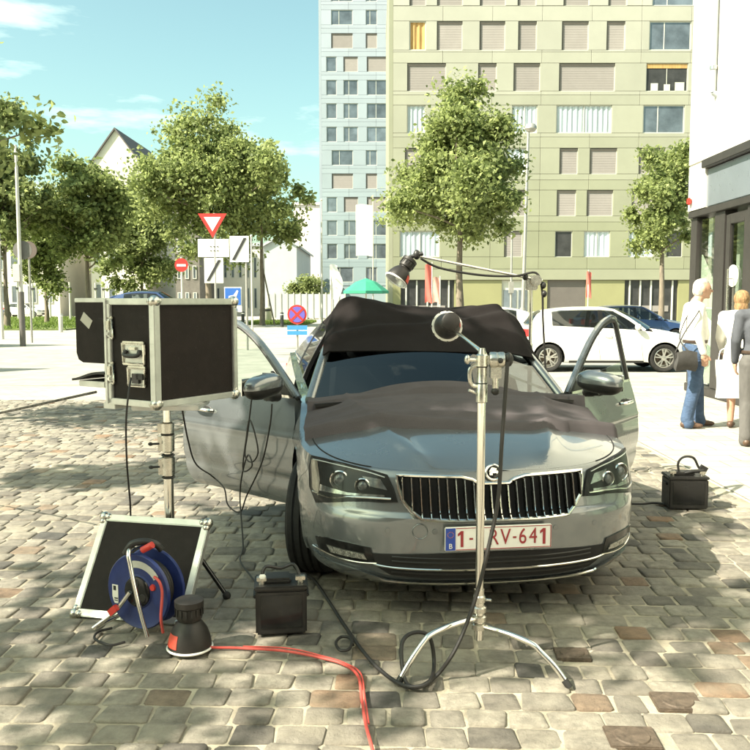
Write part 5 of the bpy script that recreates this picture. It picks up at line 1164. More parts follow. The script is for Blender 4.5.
# its stand
sx_, sy_ = P(168, 450, 4.33).x, 4.33
ms = thing('case_stand', 'chrome pole stand with clamped joints carrying the black flight case', 'stand', (sx_, sy_, 0), 0, 'lamp stands')
q = MB(); q.cyl((0, 0, .08), (0, 0, .72), .026); q.build('lower_tube', CHROME, ms)
q = MB(); q.cyl((0, 0, .70), (0, 0, zb0 - .03), .021); q.build('upper_tube', CHROME, ms)
def zz(py): return P(168, py, 4.33).z
for a, b in ((422, 434), (434, 452), (456, 476)):
    q = MB(); q.lathe([(.022, zz(b)), (.034, zz(b) + .006), (.036, zz(a) - .006), (.024, zz(a))], 16); q.box((-.035, -.012, (zz(a) + zz(b)) / 2), (.025, .02, abs(zz(a) - zz(b)) * .8)); cl_ = q.build('clamp_joint', STEEL, ms)
    if a > 422: q = MB(); q.cyl((-.04, -.02, (zz(a) + zz(b)) / 2), (-.075, -.03, (zz(a) + zz(b)) / 2), .006, n=8); q.ball((-.082, -.032, (zz(a) + zz(b)) / 2), (.014, .008, .01), 8, 6); q.build('wing_knob', BLACK, cl_)
for z in (zz(434), zz(455), zz(477)): q = MB(); q.lathe([(.030, z - .006), (.037, z), (.030, z + .006)], 16); q.build('seal_ring', BLACK, ms)
q = MB(); q.box((.02, .02, zb0 - .018), (.34, .30, .028)); q.build('top_plate', ALU, ms, bevel=.005)
for a in (-18, 110, 215):
    d = V((math.cos(R(a)), math.sin(R(a)), 0)); foot = d * (.42 if a != -18 else .33)
    q = MB(); q.cyl(V((0, 0, .40)) + d * .03, foot + V((0, 0, .03)), .012, n=10); q.cyl(V((0, 0, .13)) + d*.02, (V((0, 0, .40)) + d * .03).lerp(foot + V((0, 0, .03)), .55), .007, n=8); leg = q.build('leg', GLOSSBLACK, ms); q = MB(); q.ball(foot + V((0, 0, .03)), .022, 10, 8); q.build('rubber_foot', RUBBER, leg)
g0 = G(228, 614); d = g0 - V((sx_, sy_, 0))
# leaning lid
BL = G(71, 619); yaw = R(-13); tilt = R(36); LW, LH = .60, .53
lid = thing('flight_case_cover', 'black case lid with aluminium edges leaning behind the blue cable reel', 'case lid', (BL.x, BL.y, .02), 0)
lid.rotation_euler = (R(90) - tilt, 0, yaw); lid.rotation_mode = 'XYZ'
q = MB(); q.bx(.01, LW - .01, .01, LH - .01, -.035, -.006); q.build('panel', BLACKPANEL, lid, smooth=False)
for a in ((0, LW, 0, .036), (0, LW, LH - .036, LH), (0, .036, .036, LH - .036), (LW - .036, LW, .036, LH - .036)):
    q = MB(); q.bx(a[0], a[1], a[2], a[3], -.04, 0); q.build('edging', ALU, lid, smooth=False, bevel=.004)
for c in ((.012, .012), (LW - .012, .012), (.012, LH - .012), (LW - .012, LH - .012)):
    q = MB(); q.ball((*c, -.012), .028, 14, 10); q.ball((c[0] + (.026 if c[0] < .3 else -.026), c[1], -.01), .019, 10, 8); q.ball((c[0], c[1] + (.026 if c[1] < .3 else -.026), -.01), .019, 10, 8); q.build('ball_corner', STEEL, lid)
# cables of the case
cable('thin black lead hanging from the flight case down to the leaning lid', [P(131, 378, 4.10), P(128, 398, 4.02), P(126, 425, 4.03), P(127, 465, 4.1), P(130, 500, 4.2), P(131, 521, 4.28), P(134, 545, 4.42), G(140, 590, .03)], .005, group='black cables')
def dp(px_, py_):  # on the outer skin of the open left door
    d_ = (5.13 + (px_ - 290) / (178 - 290) * .82); return P(px_, py_, d_ - .10)
cable('thin black wire drooping from the case across the open left door', [P(182, 408, 4.6), P(188, 440, 4.75), P(196, 464, 5.0), dp(212, 476), dp(224, 488), dp(228, 505), dp(240, 512), dp(247, 495), dp(262, 462), dp(270, 425), dp(272, 404)], .005, group='black cables')
cable('thin black wire looped below the left door mirror', [dp(252, 396), dp(248, 430), dp(245, 455), dp(252, 462), dp(258, 450), dp(250, 420), dp(246, 440), dp(243, 470), dp(252, 466), dp(248, 455), dp(242, 475), dp(240, 500), G(243, 545, .03), G(240, 560, .03), G(250, 575, .03), G(262, 590, .03)], .005, group='black cables')
cable('thin black lead on the cobbles left of the reel', [G(112, 628, .03), G(98, 632, .03), G(95, 639, .03), G(110, 645, .03), G(125, 642, .03)], .006, group='black cables')
ROPE = mat('speckled_rope', (.10, .09, .08), .9, 0, .9, 30)
a_, b_ = P(96, 392, 4.30), P(0, 413, 5.0); far = a_ + (b_ - a_) * (a_.z / (a_.z - b_.z)) * .985
cable('taut black and white guy rope running left from the flight case', [a_, a_.lerp(far, .33), a_.lerp(far, .66), far], .007, ROPE, name='rope')

# ---------------- cable reel ----------------
rc = P(148, 598, 3.84); rl = thing('cable_reel', 'blue cable reel on a steel tube frame leaning on the black lid', 'cable reel', (rc.x, rc.y - .02, .03), R(-24))
RZ = .185; RR = .176; RM = Matrix.Translation((0, 0, RZ)) @ Matrix.Rotation(R(90), 4, 'X')
q = MB(); q.lathe([(.03, .062), (.075, .064), (.08, .058), (.15, .058), (.172, .064), (RR, .060), (RR + .003, .052), (RR - .004, .046), (.10, .050)], 48, RM); fl = q.build('front_flange', BLUEREEL, rl)
q = MB(); q.lathe([(.10, -.050), (RR - .004, -.046), (RR + .003, -.052), (RR, -.060), (.0, -.058)], 48, RM); q.build('back_flange', BLUEREEL, rl)
q = MB(); q.lathe([(.10, -.048), (.10, .048)], 32, RM); q.build('drum', BLUEREEL, rl)
q = MB()
for k in range(7):
    for j in range(2): rr_ = .105 + .012 * j; z = -.04 + k * .0133; q.lathe([(rr_ + .009*math.cos(i*1.05), z + .009*math.sin(i*1.05)) for i in range(7)], 36, RM)
q.build('wound_cable', BLACKCABLE, rl)
q = MB(); q.lathe([(0, .074), (.05, .074), (.07, .070), (.075, .060)], 28, RM); q.build('hub', GLOSSBLACK, fl)
for a in (90, 210, 330):
    q = MB(); q.lathe([(0, .077), (.017, .077), (.02, .070)], 16, RM @ Matrix.Translation((.043*math.cos(R(a)), .043*math.sin(R(a)), 0))); q.build('socket', BLACK, fl)
q = MB(); q.grid(lambda u, v: RM @ V((lerp(.112, .145, v) * math.cos(R(lerp(35, 112, u))), lerp(.112, .145, v) * math.sin(R(lerp(35, 112, u))), .0595)), 16, 2); q.build('label', mat('reel_label', (.50, .49, .44), .5, 0, .1, 20), fl, smooth=False)
q = MB(); q.box(RM @ V((-.135, -.03, .0592)), (.034, .002, .088)); lb = q.build('label', WHITE, fl, smooth=False)
q = MB(); q.box(RM @ V((-.137, -.002, .0604)), (.016, .001, .022)); q.box(RM @ V((-.130, -.05, .0604)), (.02, .001, .006)); q.box(RM @ V((-.130, -.06, .0604)), (.02, .001, .004)); q.build('printed_mark', BLACK, fl, smooth=False)
q = MB(); q.lathe([(0, .066), (.013, .066), (.016, .058)], 16, RM @ Matrix.Translation((.085, .03, 0))); q.build('red_button', RED, fl)
fr_ = MB()
fr_.tube(catmull([(-.03, -.06, .385), (-.015, -.10, .38), (.005, -.115, .33), (.05, -.12, .16), (.105, -.13, .012)], 6), .0105, 10)
fr_.tube(catmull([(-.19, -.15, .012), (-.10, -.105, .09), (-.02, -.09, .19)], 5), .0105, 10)
fr_.tube(catmull([(-.03, -.06, .385), (-.02, .07, .385), (.0, .085, .33), (.05, .10, .16), (.10, .13, .012)], 6), .0105, 10)
fr_.tube([(-.19, -.15, .012), (-.19, .10, .012)], .0105, 10)
fr_.build('tube_frame', CHROME, rl)
q = MB(); q.tube(catmull([(-.06, -.07, .36), (-.03, -.06, .405), (.02, -.03, .415), (.06, .0, .40), (.075, .02, .37)], 5), .016, 10); q.build('carry_handle', BLACK, rl)
q = MB(); q.cyl((.032, -.06, .385), (.085, -.055, .415), .016, n=12); q.build('red_grip', RED, rl)
q = MB(); q.box((-.10, -.115, .10), (.05, .02, .03), Matrix.Rotation(R(-40), 3, 'Y')); q.build('red_clip', RED, rl)
q = MB(); q.tube(catmull([RM @ V((.10, .085, .066)), RM @ V((.135, .07, .075)), RM @ V((.15, .02, .075)), (.16, -.10, .10), (.17, -.10, .03)], 6), .0065, 8); q.build('lead', REDCABLE, rl)

# ---------------- battery boxes ----------------
def battery(label, base, rz, w, d, h):
    t = thing('battery_box', label, 'battery', base, rz, 'black battery boxes')
    q = MB(); q.bx(-w/2, w/2, -d/2, d/2, .0, h * .78); q.build('case', BLACK, t, bevel=.008)
    q = MB(); q.bx(-w/2 - .006, w/2 + .006, -d/2 - .006, d/2 + .006, h * .785, h * .86); q.build('lid', BLACK, t, bevel=.006)
    q = MB(); q.bx(-w*.33, w*.2, -d*.3, d*.3, h*.862, h*.95); q.build('vent_block', BLACK, t, bevel=.008)
    for sx in (-1, 1):
        q = MB(); q.cyl((sx*w*.38, -d*.25, h*.86), (sx*w*.38, -d*.25, h*.94), .016, n=12); q.box((sx*w*.38, -d*.25, h*.95), (.045, .03, .018)); q.build('terminal', STEEL, t, bevel=.002)
        q = MB(); q.bx(sx*w/2 - .012, sx*w/2 + .012, -.05, .05, h*.60, h*.66); q.build('carry_lip', BLACK, t, bevel=.004)
    q = MB(); q.bx(-w*.40, w*.40, -d/2 - .003, -d/2 + .001, h*.12, h*.70); q.build('front_panel', GLOSSBLACK, t, smooth=False)
    return t
g = G(279, 640); bb = battery('black battery box on the cobbles beside the front tyre', (g.x, g.y + .1, .022), R(7), .235, .18, .265)
q = MB(); q.tube(catmull([(-.09, -.03, .25), (-.07, -.02, .30), (0, 0, .285), (.06, .0, .30), (.09, -.03, .25)], 5), .008, 8); q.build('cable_clip', BLACK, bb)
q = MB(); q.box((-.085, -.05, .262), (.03, .022, .02)); q.build('white_clip', WHITE, bb, bevel=.004)
g = G(689, 512); bb = battery('black battery box standing alone right of the car with a raised cable loop', (g.x, g.y + .1, .022), R(-3), .285, .2, .28)
q = MB(); q.tube(catmull([(-.05, -.02, .25), (-.06, -.02, .33), (-.02, -.02, .375), (.05, -.02, .37), (.09, -.02, .30), (.12, -.03, .27)], 6), .009, 8); q.build('cable_loop', BLACK, bb)
q = MB(); q.tube(catmull([(-.02, -.05, .262), (.03, -.06, .275), (.10, -.05, .28), (.13, -.04, .30)], 5), .014, 8); q.box((.115, -.04, .285), (.05, .035, .06), Matrix.Rotation(.5, 3, 'Y')); q.build('clamp_grip', BLACK, bb)
cable('straight black lead from the right battery box to the front of the car', [G(670, 505, .03), G(655, 503, .03), G(640, 504, .03), G(620, 503, .03), G(600, 500, .03)], .009, group='black cables')
# ---------------- signs, poles, bollards ----------------
SIGNRED = mat('sign_red', (.50, .035, .03), .4, 0, .05, 5)
SIGNWHITE = mat('sign_white', (.78, .77, .72), .4, 0, .04, 5)
SIGNBLUE = mat('sign_blue', (.03, .12, .42), .4, 0, .05, 5)
SIGNCYAN = mat('sign_light_blue', (.05, .24, .50), .4, 0, .05, 5)
SIGNBLACK = mat('sign_black', (.03, .03, .03), .5, 0, .1, 5)
POLE = mat('galvanised_pole', (.36, .35, .32), .5, .5, .12, 5)
LIGHTPOLE = mat('pale_pole', (.55, .53, .47), .5, .2, .08, 4)
XY = Matrix.Rotation(R(90), 4, 'X')
def post(t, h, r=.035, mt=POLE, y=.05, x=0): q_ = MB(); q_.cyl((x, y, -.02), (x, y, h), r, r * .95, 12); return q_.build('post', mt, t)
def plate(t, poly, mt, y=0, th=.012, name='sign_plate', parent=None): q_ = MB(); q_.prism(poly, -th, 0, Matrix.Translation((0, y, 0)) @ XY.inverted() @ Matrix.Scale(-1, 4, (0, 1, 0)) if False else Matrix(((1, 0, 0, 0), (0, 0, -1, y), (0, 1, 0, 0), (0, 0, 0, 1)))); return q_.build(name, mt, parent or t, smooth=False)
rect = lambda x0, x1, z0, z1: [(x0, z0), (x1, z0), (x1, z1), (x0, z1)]
circ = lambda cx, cz, r, n=24, a0=0, a1=360: [(cx + r*math.cos(R(a0 + (a1-a0)*k/n)), cz + r*math.sin(R(a0 + (a1-a0)*k/n))) for k in range(n if a1 - a0 >= 360 else n + 1)]
YD = 27.0; c = P(216, 300, YD)
zq = lambda py_: P(300, py_, YD).z
xq = lambda px_: P(px_, 260, YD).x - c.x
t = thing('road_sign', 'red bordered white yield triangle above white diversion boards', 'sign', (c.x, YD, 0), 0, 'road signs')
post(t, zq(213), .045, x=xq(215)); post(t, zq(236), .04, x=xq(246))
tri = lambda k: [(xq(213) - .46*k, lerp(zq(222), zq(213.5), k)), (xq(213), lerp(zq(222), zq(238), k)), (xq(213) + .46*k, lerp(zq(222), zq(213.5), k))]
s1 = plate(t, tri(1.0), SIGNRED, 0); plate(t, tri(.58), SIGNWHITE, -.008, .004, 'white_triangle', s1)
w1 = plate(t, rect(xq(198), xq(229), zq(257), zq(239)), SIGNWHITE, .012, name='diversion_board')
text_mesh('lettering', ':--:', .22, SIGNBLACK, w1, Matrix.Translation((xq(214), -.002, zq(246))) @ XY) if False else None
for k in range(2):
    for j in range(3): plate(t, rect(xq(210 + j*3.4), xq(212 + j*3.4), zq(249 + k*4 - 2), zq(248.2 + k*4 - 2)), SIGNBLACK, -.002, .003, 'printed_mark', w1)
def slash(px0, px1, py0, py1, y):
    w_ = plate(t, rect(xq(px0), xq(px1), zq(py1), zq(py0)), SIGNWHITE, y, name='diversion_board')
    a, b = (xq(px0 + 2), zq(py1 - 2)), (xq(px1 - 2), zq(py0 + 2)); plate(t, [a, (a[0] + .10, a[1]), b, (b[0] - .10, b[1])], SIGNBLACK, y - .014, .003, 'black_slash', w_)
slash(230, 249, 236, 262, -.01); slash(204, 223, 258, 283, .014)
t = thing('road_sign', 'blue parking sign on a white board above the flight case', 'sign', (P(233, 300, 24).x, 24, 0), 0, 'road signs')
z = lambda p_: P(300, p_, 24).z
post(t, z(287), .035)
b_ = plate(t, rect(-.25, .25, z(312), z(287)), SIGNWHITE, 0)
plate(t, rect(-.225, .225, z(305), z(288)), SIGNBLUE, -.014, .003, 'blue_field', b_)
plate(t, [(-.13, z(301)), (-.02, z(303)), (.10, z(297)), (.16, z(291)), (.12, z(290)), (.02, z(295)), (-.12, z(296))], mat('faded_symbol', (.62, .58, .66), .5, 0, .1, 5), -.018, .003, 'symbol', b_)
plate(t, rect(-.10, .12, z(311), z(308)), SIGNBLUE, -.014, .003, 'lower_field', b_)
t = thing('road_sign', 'round red and blue no stopping sign over two light blue plates', 'sign', (P(297, 300, 25).x, 25, 0), 0, 'road signs')
z = lambda p_: P(300, p_, 25).z
post(t, z(310), .03); zc_ = z(314.5); r_ = .29
b_ = plate(t, circ(0, zc_, r_, 32), SIGNRED, 0); plate(t, circ(0, zc_, r_*.80, 32), mat('sign_violet_blue', (.12, .10, .42), .4, 0, .05, 5), -.014, .003, 'blue_disc', b_)
for a in (45, -45):
    ca, sa = math.cos(R(a)), math.sin(R(a)); pl_ = [(-r_*.84, -.035), (r_*.84, -.035), (r_*.84, .035), (-r_*.84, .035)]
    plate(t, [(x*ca - y*sa, zc_ + x*sa + y*ca) for x, y in pl_], SIGNRED, -.018 - (.002 if a > 0 else 0), .003, 'red_cross_bar', b_)
for a, b2_ in ((325.5, 330), (331, 335)): plate(t, rect(-.30, .30, z(b2_), z(a)), SIGNCYAN, -.002, name='blue_plate')
t = thing('road_sign', 'round red no entry sign in front of the dark brick building', 'sign', (P(182, 300, 40).x, 40, 0), 0, 'road signs')
z = lambda p_: P(300, p_, 40).z
post(t, z(257), .05, LIGHTPOLE); b_ = plate(t, circ(0, z(265), .32, 24), SIGNRED, 0); plate(t, rect(-.21, .21, z(266.5), z(264.2)), SIGNWHITE, -.014, .003, 'white_bar', b_)
# lamp pole with the back of a round sign at left
lp_ = G(23, 346); YL = lp_.y; tp = P(13, 145, YL)
t = thing('lamp_pole', 'tall grey pole with a sign back and a small box at the far left', 'pole', (lp_.x, YL, 0), 0, 'street poles')
q = MB(); q.cyl((0, 0, -.02), (0, 0, 1.9), .10, n=14); q.build('pole_base', mat('dark_pole_base', (.14, .13, .12), .6, .3, .15, 5), t); q = MB(); q.cyl((0, 0, 1.88), (-.0, 0, tp.z), .07, .05, 14); q.build('pole', LIGHTPOLE, t)
q = MB(); q.box((-.06, -.12, 2.55), (.26, .16, .62)); q.build('control_box', LIGHTPOLE, t, bevel=.02)
q = MB(); q.lathe([(0, .01), (.33, .01), (.33, -.01), (0, -.01)], 24, Matrix.Translation((.06, .10, P(20, 250, YL).z)) @ XY); q.build('round_sign_back', mat('sign_back', (.16, .155, .14), .6, .3, .1, 5), t)
t = thing('round_sign', 'dark round sign back just right of the tall left pole', 'sign', (P(30, 300, 32).x, 32, 0), 0, 'road signs')
z0_ = P(30, 250, 32).z; post(t, z0_, .04); q = MB(); q.lathe([(0, .01), (.33, .01), (.33, -.01), (0, -.01)], 24, Matrix.Translation((0, .0, z0_)) @ XY); q.build('sign_plate', mat('brown_sign_back', (.14, .11, .095), .6, .3, .1, 5), t)
t = thing('flag_pole', 'thin pale pole cut by the left edge', 'pole', (P(1, 300, 35).x, 35, 0), 0, 'street poles'); q = MB(); q.cyl((0, 0, 0), (0, 0, P(1, 235, 35).z), .07, .06, 12); q.build('pole', LIGHTPOLE, t); q = MB(); q.ball((0, 0, P(1, 235, 35).z), .09, 10, 8); q.build('pole_cap', POLE, t)
# street lantern before the green block
YS = 36.0; t = thing('street_lamp', 'tall street lamp with a small round head in front of the green block', 'street lamp', (P(523, 300, YS).x, YS, 0), 0, 'street poles')
zt_ = P(528, 130, YS).z; q = MB(); q.cyl((0, 0, -.02), (0, 0, 1.3), .13, n=14); q.cyl((0, 0, 1.2), (.12, 0, zt_), .085, .05, 14); q.build('pole', POLE, t)
q = MB(); q.lathe([(0, .22), (.16, .20), (.24, .10), (.25, .0), (.16, -.12), (.0, -.14)], 20, Matrix.Translation((.22, 0, zt_ + .05))); q.cyl((.1, 0, zt_ - .02), (.2, 0, zt_ + .02), .04, n=8); q.build('lamp_head', POLE, t)
t = thing('thin_pole', 'thin dark pole left of the street lamp by the entrance', 'pole', (P(511, 300, 38).x, 38, 0), 0, 'street poles'); q = MB(); q.cyl((0, 0, 0), (0, 0, P(511, 200, 38).z), .06, .04, 10); q.build('pole', POLE, t); q = MB(); q.box((0, 0, 2.2), (.2, .2, .5)); q.build('junction_box', POLE, t)
# flag poles with banners in front of the tower
def banner(name, label, px0, px1, py0, py1, polepx, Y, mt, ptop=None, shape=None, group='banners and flags'):
    x = P(polepx, 300, Y).x; t_ = thing(name, label, 'flag', (x, Y, 0), 0, group); zt2 = P(300, ptop or py0, Y).z
    q_ = MB(); q_.cyl((0, 0, -.02), (0, 0, zt2), .05, .03, 10); q_.build('pole', LIGHTPOLE, t_)
    a, b, zb2, zu = P(px0, 300, Y).x - x, P(px1, 300, Y).x - x, P(300, py1, Y).z, P(300, py0, Y).z
    def f(u, v):
        k = shape(v) if shape else (0, 1); return (lerp(a, b, lerp(k[0], k[1], u)), .06 * math.sin(u*5 + v*4), lerp(zb2, zu, v) + .06 * math.sin(u * 4))
    q_ = MB(); q_.slab(f, 10, 14, .01); q_.build('cloth', mt, t_); return t_
BANW = mat('banner_white', (.78, .77, .72), .8, 0, .04, 1.5)
FLAGR = mat('flag_red', (.50, .11, .085), .8, 0, .2, 1.2)
banner('white_banner', 'long white banner on a tall pole before the pale tower', 356, 373, 205, 256, 373, 62, BANW, 195)
banner('beach_flag', 'white sail shaped flag left of the green parasol', 330, 343, 265, 300, 331, 52, BANW, 264, lambda v: (0, .35 + .65 * math.sin(min(v * 1.1, 1) * math.pi * .8 + .3)))
banner('red_flag', 'faded red flag with a pale figure shape in front of the left shop window', 425, 432, 265, 303, 432, 46, FLAGR, 262)
banner('red_flag', 'pale red banner beside the faded red flag by the tree trunk', 433, 440, 278, 303, 440, 45, mat('flag_pale_red', (.62, .30, .24), .8, 0, .2, 1.5), 276)
banner('red_flag', 'narrow red flag by the grey roller shutter', 586, 591, 272, 298, 588, 50, FLAGR, 270)
t = thing('flag_pole', 'bare thin pole between the hall and the tower', 'pole', (P(322, 300, 60).x, 60, 0), 0, 'street poles'); q = MB(); q.cyl((0, 0, 0), (0, 0, P(322, 200, 60).z), .07, .04, 10); q.build('pole', LIGHTPOLE, t); q = MB(); q.ball((0, 0, P(322, 200, 60).z), .08, 8, 6); q.build('pole_cap', LIGHTPOLE, t)
t = thing('flag_pole', 'bare thin pole right of the white diversion boards', 'pole', (P(252, 300, 44).x, 44, 0), 0, 'street poles'); q = MB(); q.cyl((0, 0, 0), (0, 0, P(252, 236, 44).z), .05, .04, 10); q.build('pole', LIGHTPOLE, t); q = MB(); q.ball((0, 0, P(252, 236, 44).z), .07, 8, 6); q.build('pole_cap', LIGHTPOLE, t)
# parasol
pp = P(366, 300, 40); t = thing('parasol', 'green parasol behind the black cloth on the car roof', 'parasol', (pp.x, 40, 0)); zr, ze = P(366, 278, 40).z, P(366, 291, 40).z
q = MB(); q.lathe([(0, zr), (.5, lerp(zr, ze, .30)), (1.08, ze), (1.08, ze - .12), (1.06, ze - .12), (1.06, ze - .01), (0, zr - .06)], 8); q.build('canopy', mat('green_canopy', (.03, .24, .15), .8, 0, .1, 2), t, smooth=False)
q = MB(); q.cyl((0, 0, 0), (0, 0, zr), .035, n=10); q.build('pole', LIGHTPOLE, t)
q = MB()
for k in range(8): a = k * math.pi / 4; q.bar((0, 0, ze - .1), (1.04*math.cos(a), 1.04*math.sin(a), ze - .02), .02, .02)
q.build('ribs', LIGHTPOLE, t); q = MB(); q.lathe([(0, .1), (.3, .08), (.32, 0), (0, 0)], 16); q.build('foot', POLE, t)
# bollards, bin, site fence
for px_, py_, lab, h_ in ((61, 332, 'short pale bollard at the edge of the lawn', .95), (282, 327, 'dark bollard right of the staked tree', .9), (243, 325, 'dark bollard left of the staked tree', .9)):
    g = G(px_, py_); t = thing('bollard', lab, 'bollard', (g.x, g.y, 0), 0, 'bollards'); m_ = LIGHTPOLE if px_ == 61 else SIGNBLACK
    q = MB(); q.lathe([(0, h_), (.10, h_), (.11, h_ - .03), (.11, 0)], 14); q.build('shaft', m_, t); q = MB(); q.lathe([(.112, h_ - .16), (.116, h_ - .15), (.116, h_ - .10), (.112, h_ - .09)], 14); q.build('band', SIGNWHITE, t)
g = G(266, 322); t = thing('waste_bin', 'pale grey bin beside the staked tree trunk', 'bin', (g.x, g.y, 0)); q = MB(); q.lathe([(0, 1.15), (.40, 1.15), (.46, 1.1), (.46, .1), (.42, 0)], 18); q.build('shell', LIGHTPOLE, t); q = MB(); q.lathe([(.47, 1.0), (.49, .98), (.49, .86), (.47, .84)], 18); q.build('opening_band', SIGNBLACK, t)
fy_ = 74.0; xa, xb = P(268, 300, fy_).x, P(345, 300, fy_).x; hz_ = P(300, 294, fy_).z
t = thing('site_fence', 'long pale site fence with posts in front of the green hedge tree', 'fence', (xa, fy_, 0)); n_ = 12; w_ = (xb - xa) / n_
for k in range(n_):
    q = MB(); q.bx(k*w_ + .06, (k+1)*w_ - .06, 0, .04, .15, hz_); q.build('fence_panel', PALEG, t, smooth=False)
for k in range(n_ + 1): q = MB(); q.bx(k*w_ - .05, k*w_ + .05, -.05, .08, 0, hz_ + .12); q.build('fence_post', LIGHTPOLE, t, smooth=False)
for k, px_ in enumerate((18, 33, 50, 70, 96, 104)):
    Y = 70 + (k % 3) * 3; t = thing('tree_stake', ['pale stake under the left trees, first from the picture edge', 'pale stake under the left trees, second from the picture edge', 'pale stake under the left trees, third from the picture edge', 'pale stake right of the short bollard', 'pale stake just above the left end of the flight case', 'pale stake rising behind the flight case seam'][k], 'stake', (P(px_, 300, Y).x, Y, 0), 0, 'stakes under the trees')
    q = MB(); q.cyl((0, 0, 0), (0, 0, 3.2), .09, .08, 8); q.build('stake_post', LIGHTPOLE, t); q = MB(); q.bx(-.12, .12, -.12, .12, 2.6, 2.75); q.build('tie_band', SIGNBLACK, t)
for k, (px_, c_, lab) in enumerate(((12, BLUEPAINT, 'dark car far behind the lawn at the left edge'), (44, WHITEPAINT, 'white car far behind the lawn under the trees'))):
    sc_ = small_car(lab, HATCH, c_, (P(px_, 300, 86).x, 86, 0), R(90), 'far cars behind the lawn')

# ---------------- people ----------------
SKIN = mat('skin', (.50, .29, .20), .5, 0, .08, 20)
SHIRT = mat('white_shirt', (.74, .71, .65), .85, 0, .07, 8, .9, 16, stretch=(1, 1, .45))
JEANS = mat('blue_jeans', (.052, .088, .16), .9, 0, .28, 9, .9, 22, stretch=(1, 1, 1.8))
NAVY = mat('dark_jacket', (.075, .08, .095), .85, 0, .2, 9, .9, 16, stretch=(1, 1, .45))
TROUS = mat('dark_trousers', (.10, .095, .09), .85, 0, .2, 9, .9, 16, stretch=(1, 1, .45))
SHOE = mat('brown_leather', (.085, .048, .03), .5, 0, .2, 20)
BELT = mat('belt_leather', (.06, .04, .03), .5, 0, .2, 20)
BAGM = mat('black_bag', (.05, .047, .045), .7, 0, .2, 12, .2, 60)
HAIRG = mat('grey_hair', (.52, .49, .43), .8, 0, .5, 40, .9, 120, stretch=(1, 1, .25))
HAIRB = mat('fair_hair', (.28, .165, .075), .75, 0, .6, 40, .9, 120, stretch=(1, 1, .25))
HAIRD = mat('dark_hair', (.05, .035, .025), .7, 0, .35, 40, .5, 150)
EYE_ = mat('eye', (.04, .03, .025), .2, 0, .1, 10)
LIPM = mat('lips', (.36, .15, .12), .5, 0, .1, 20)
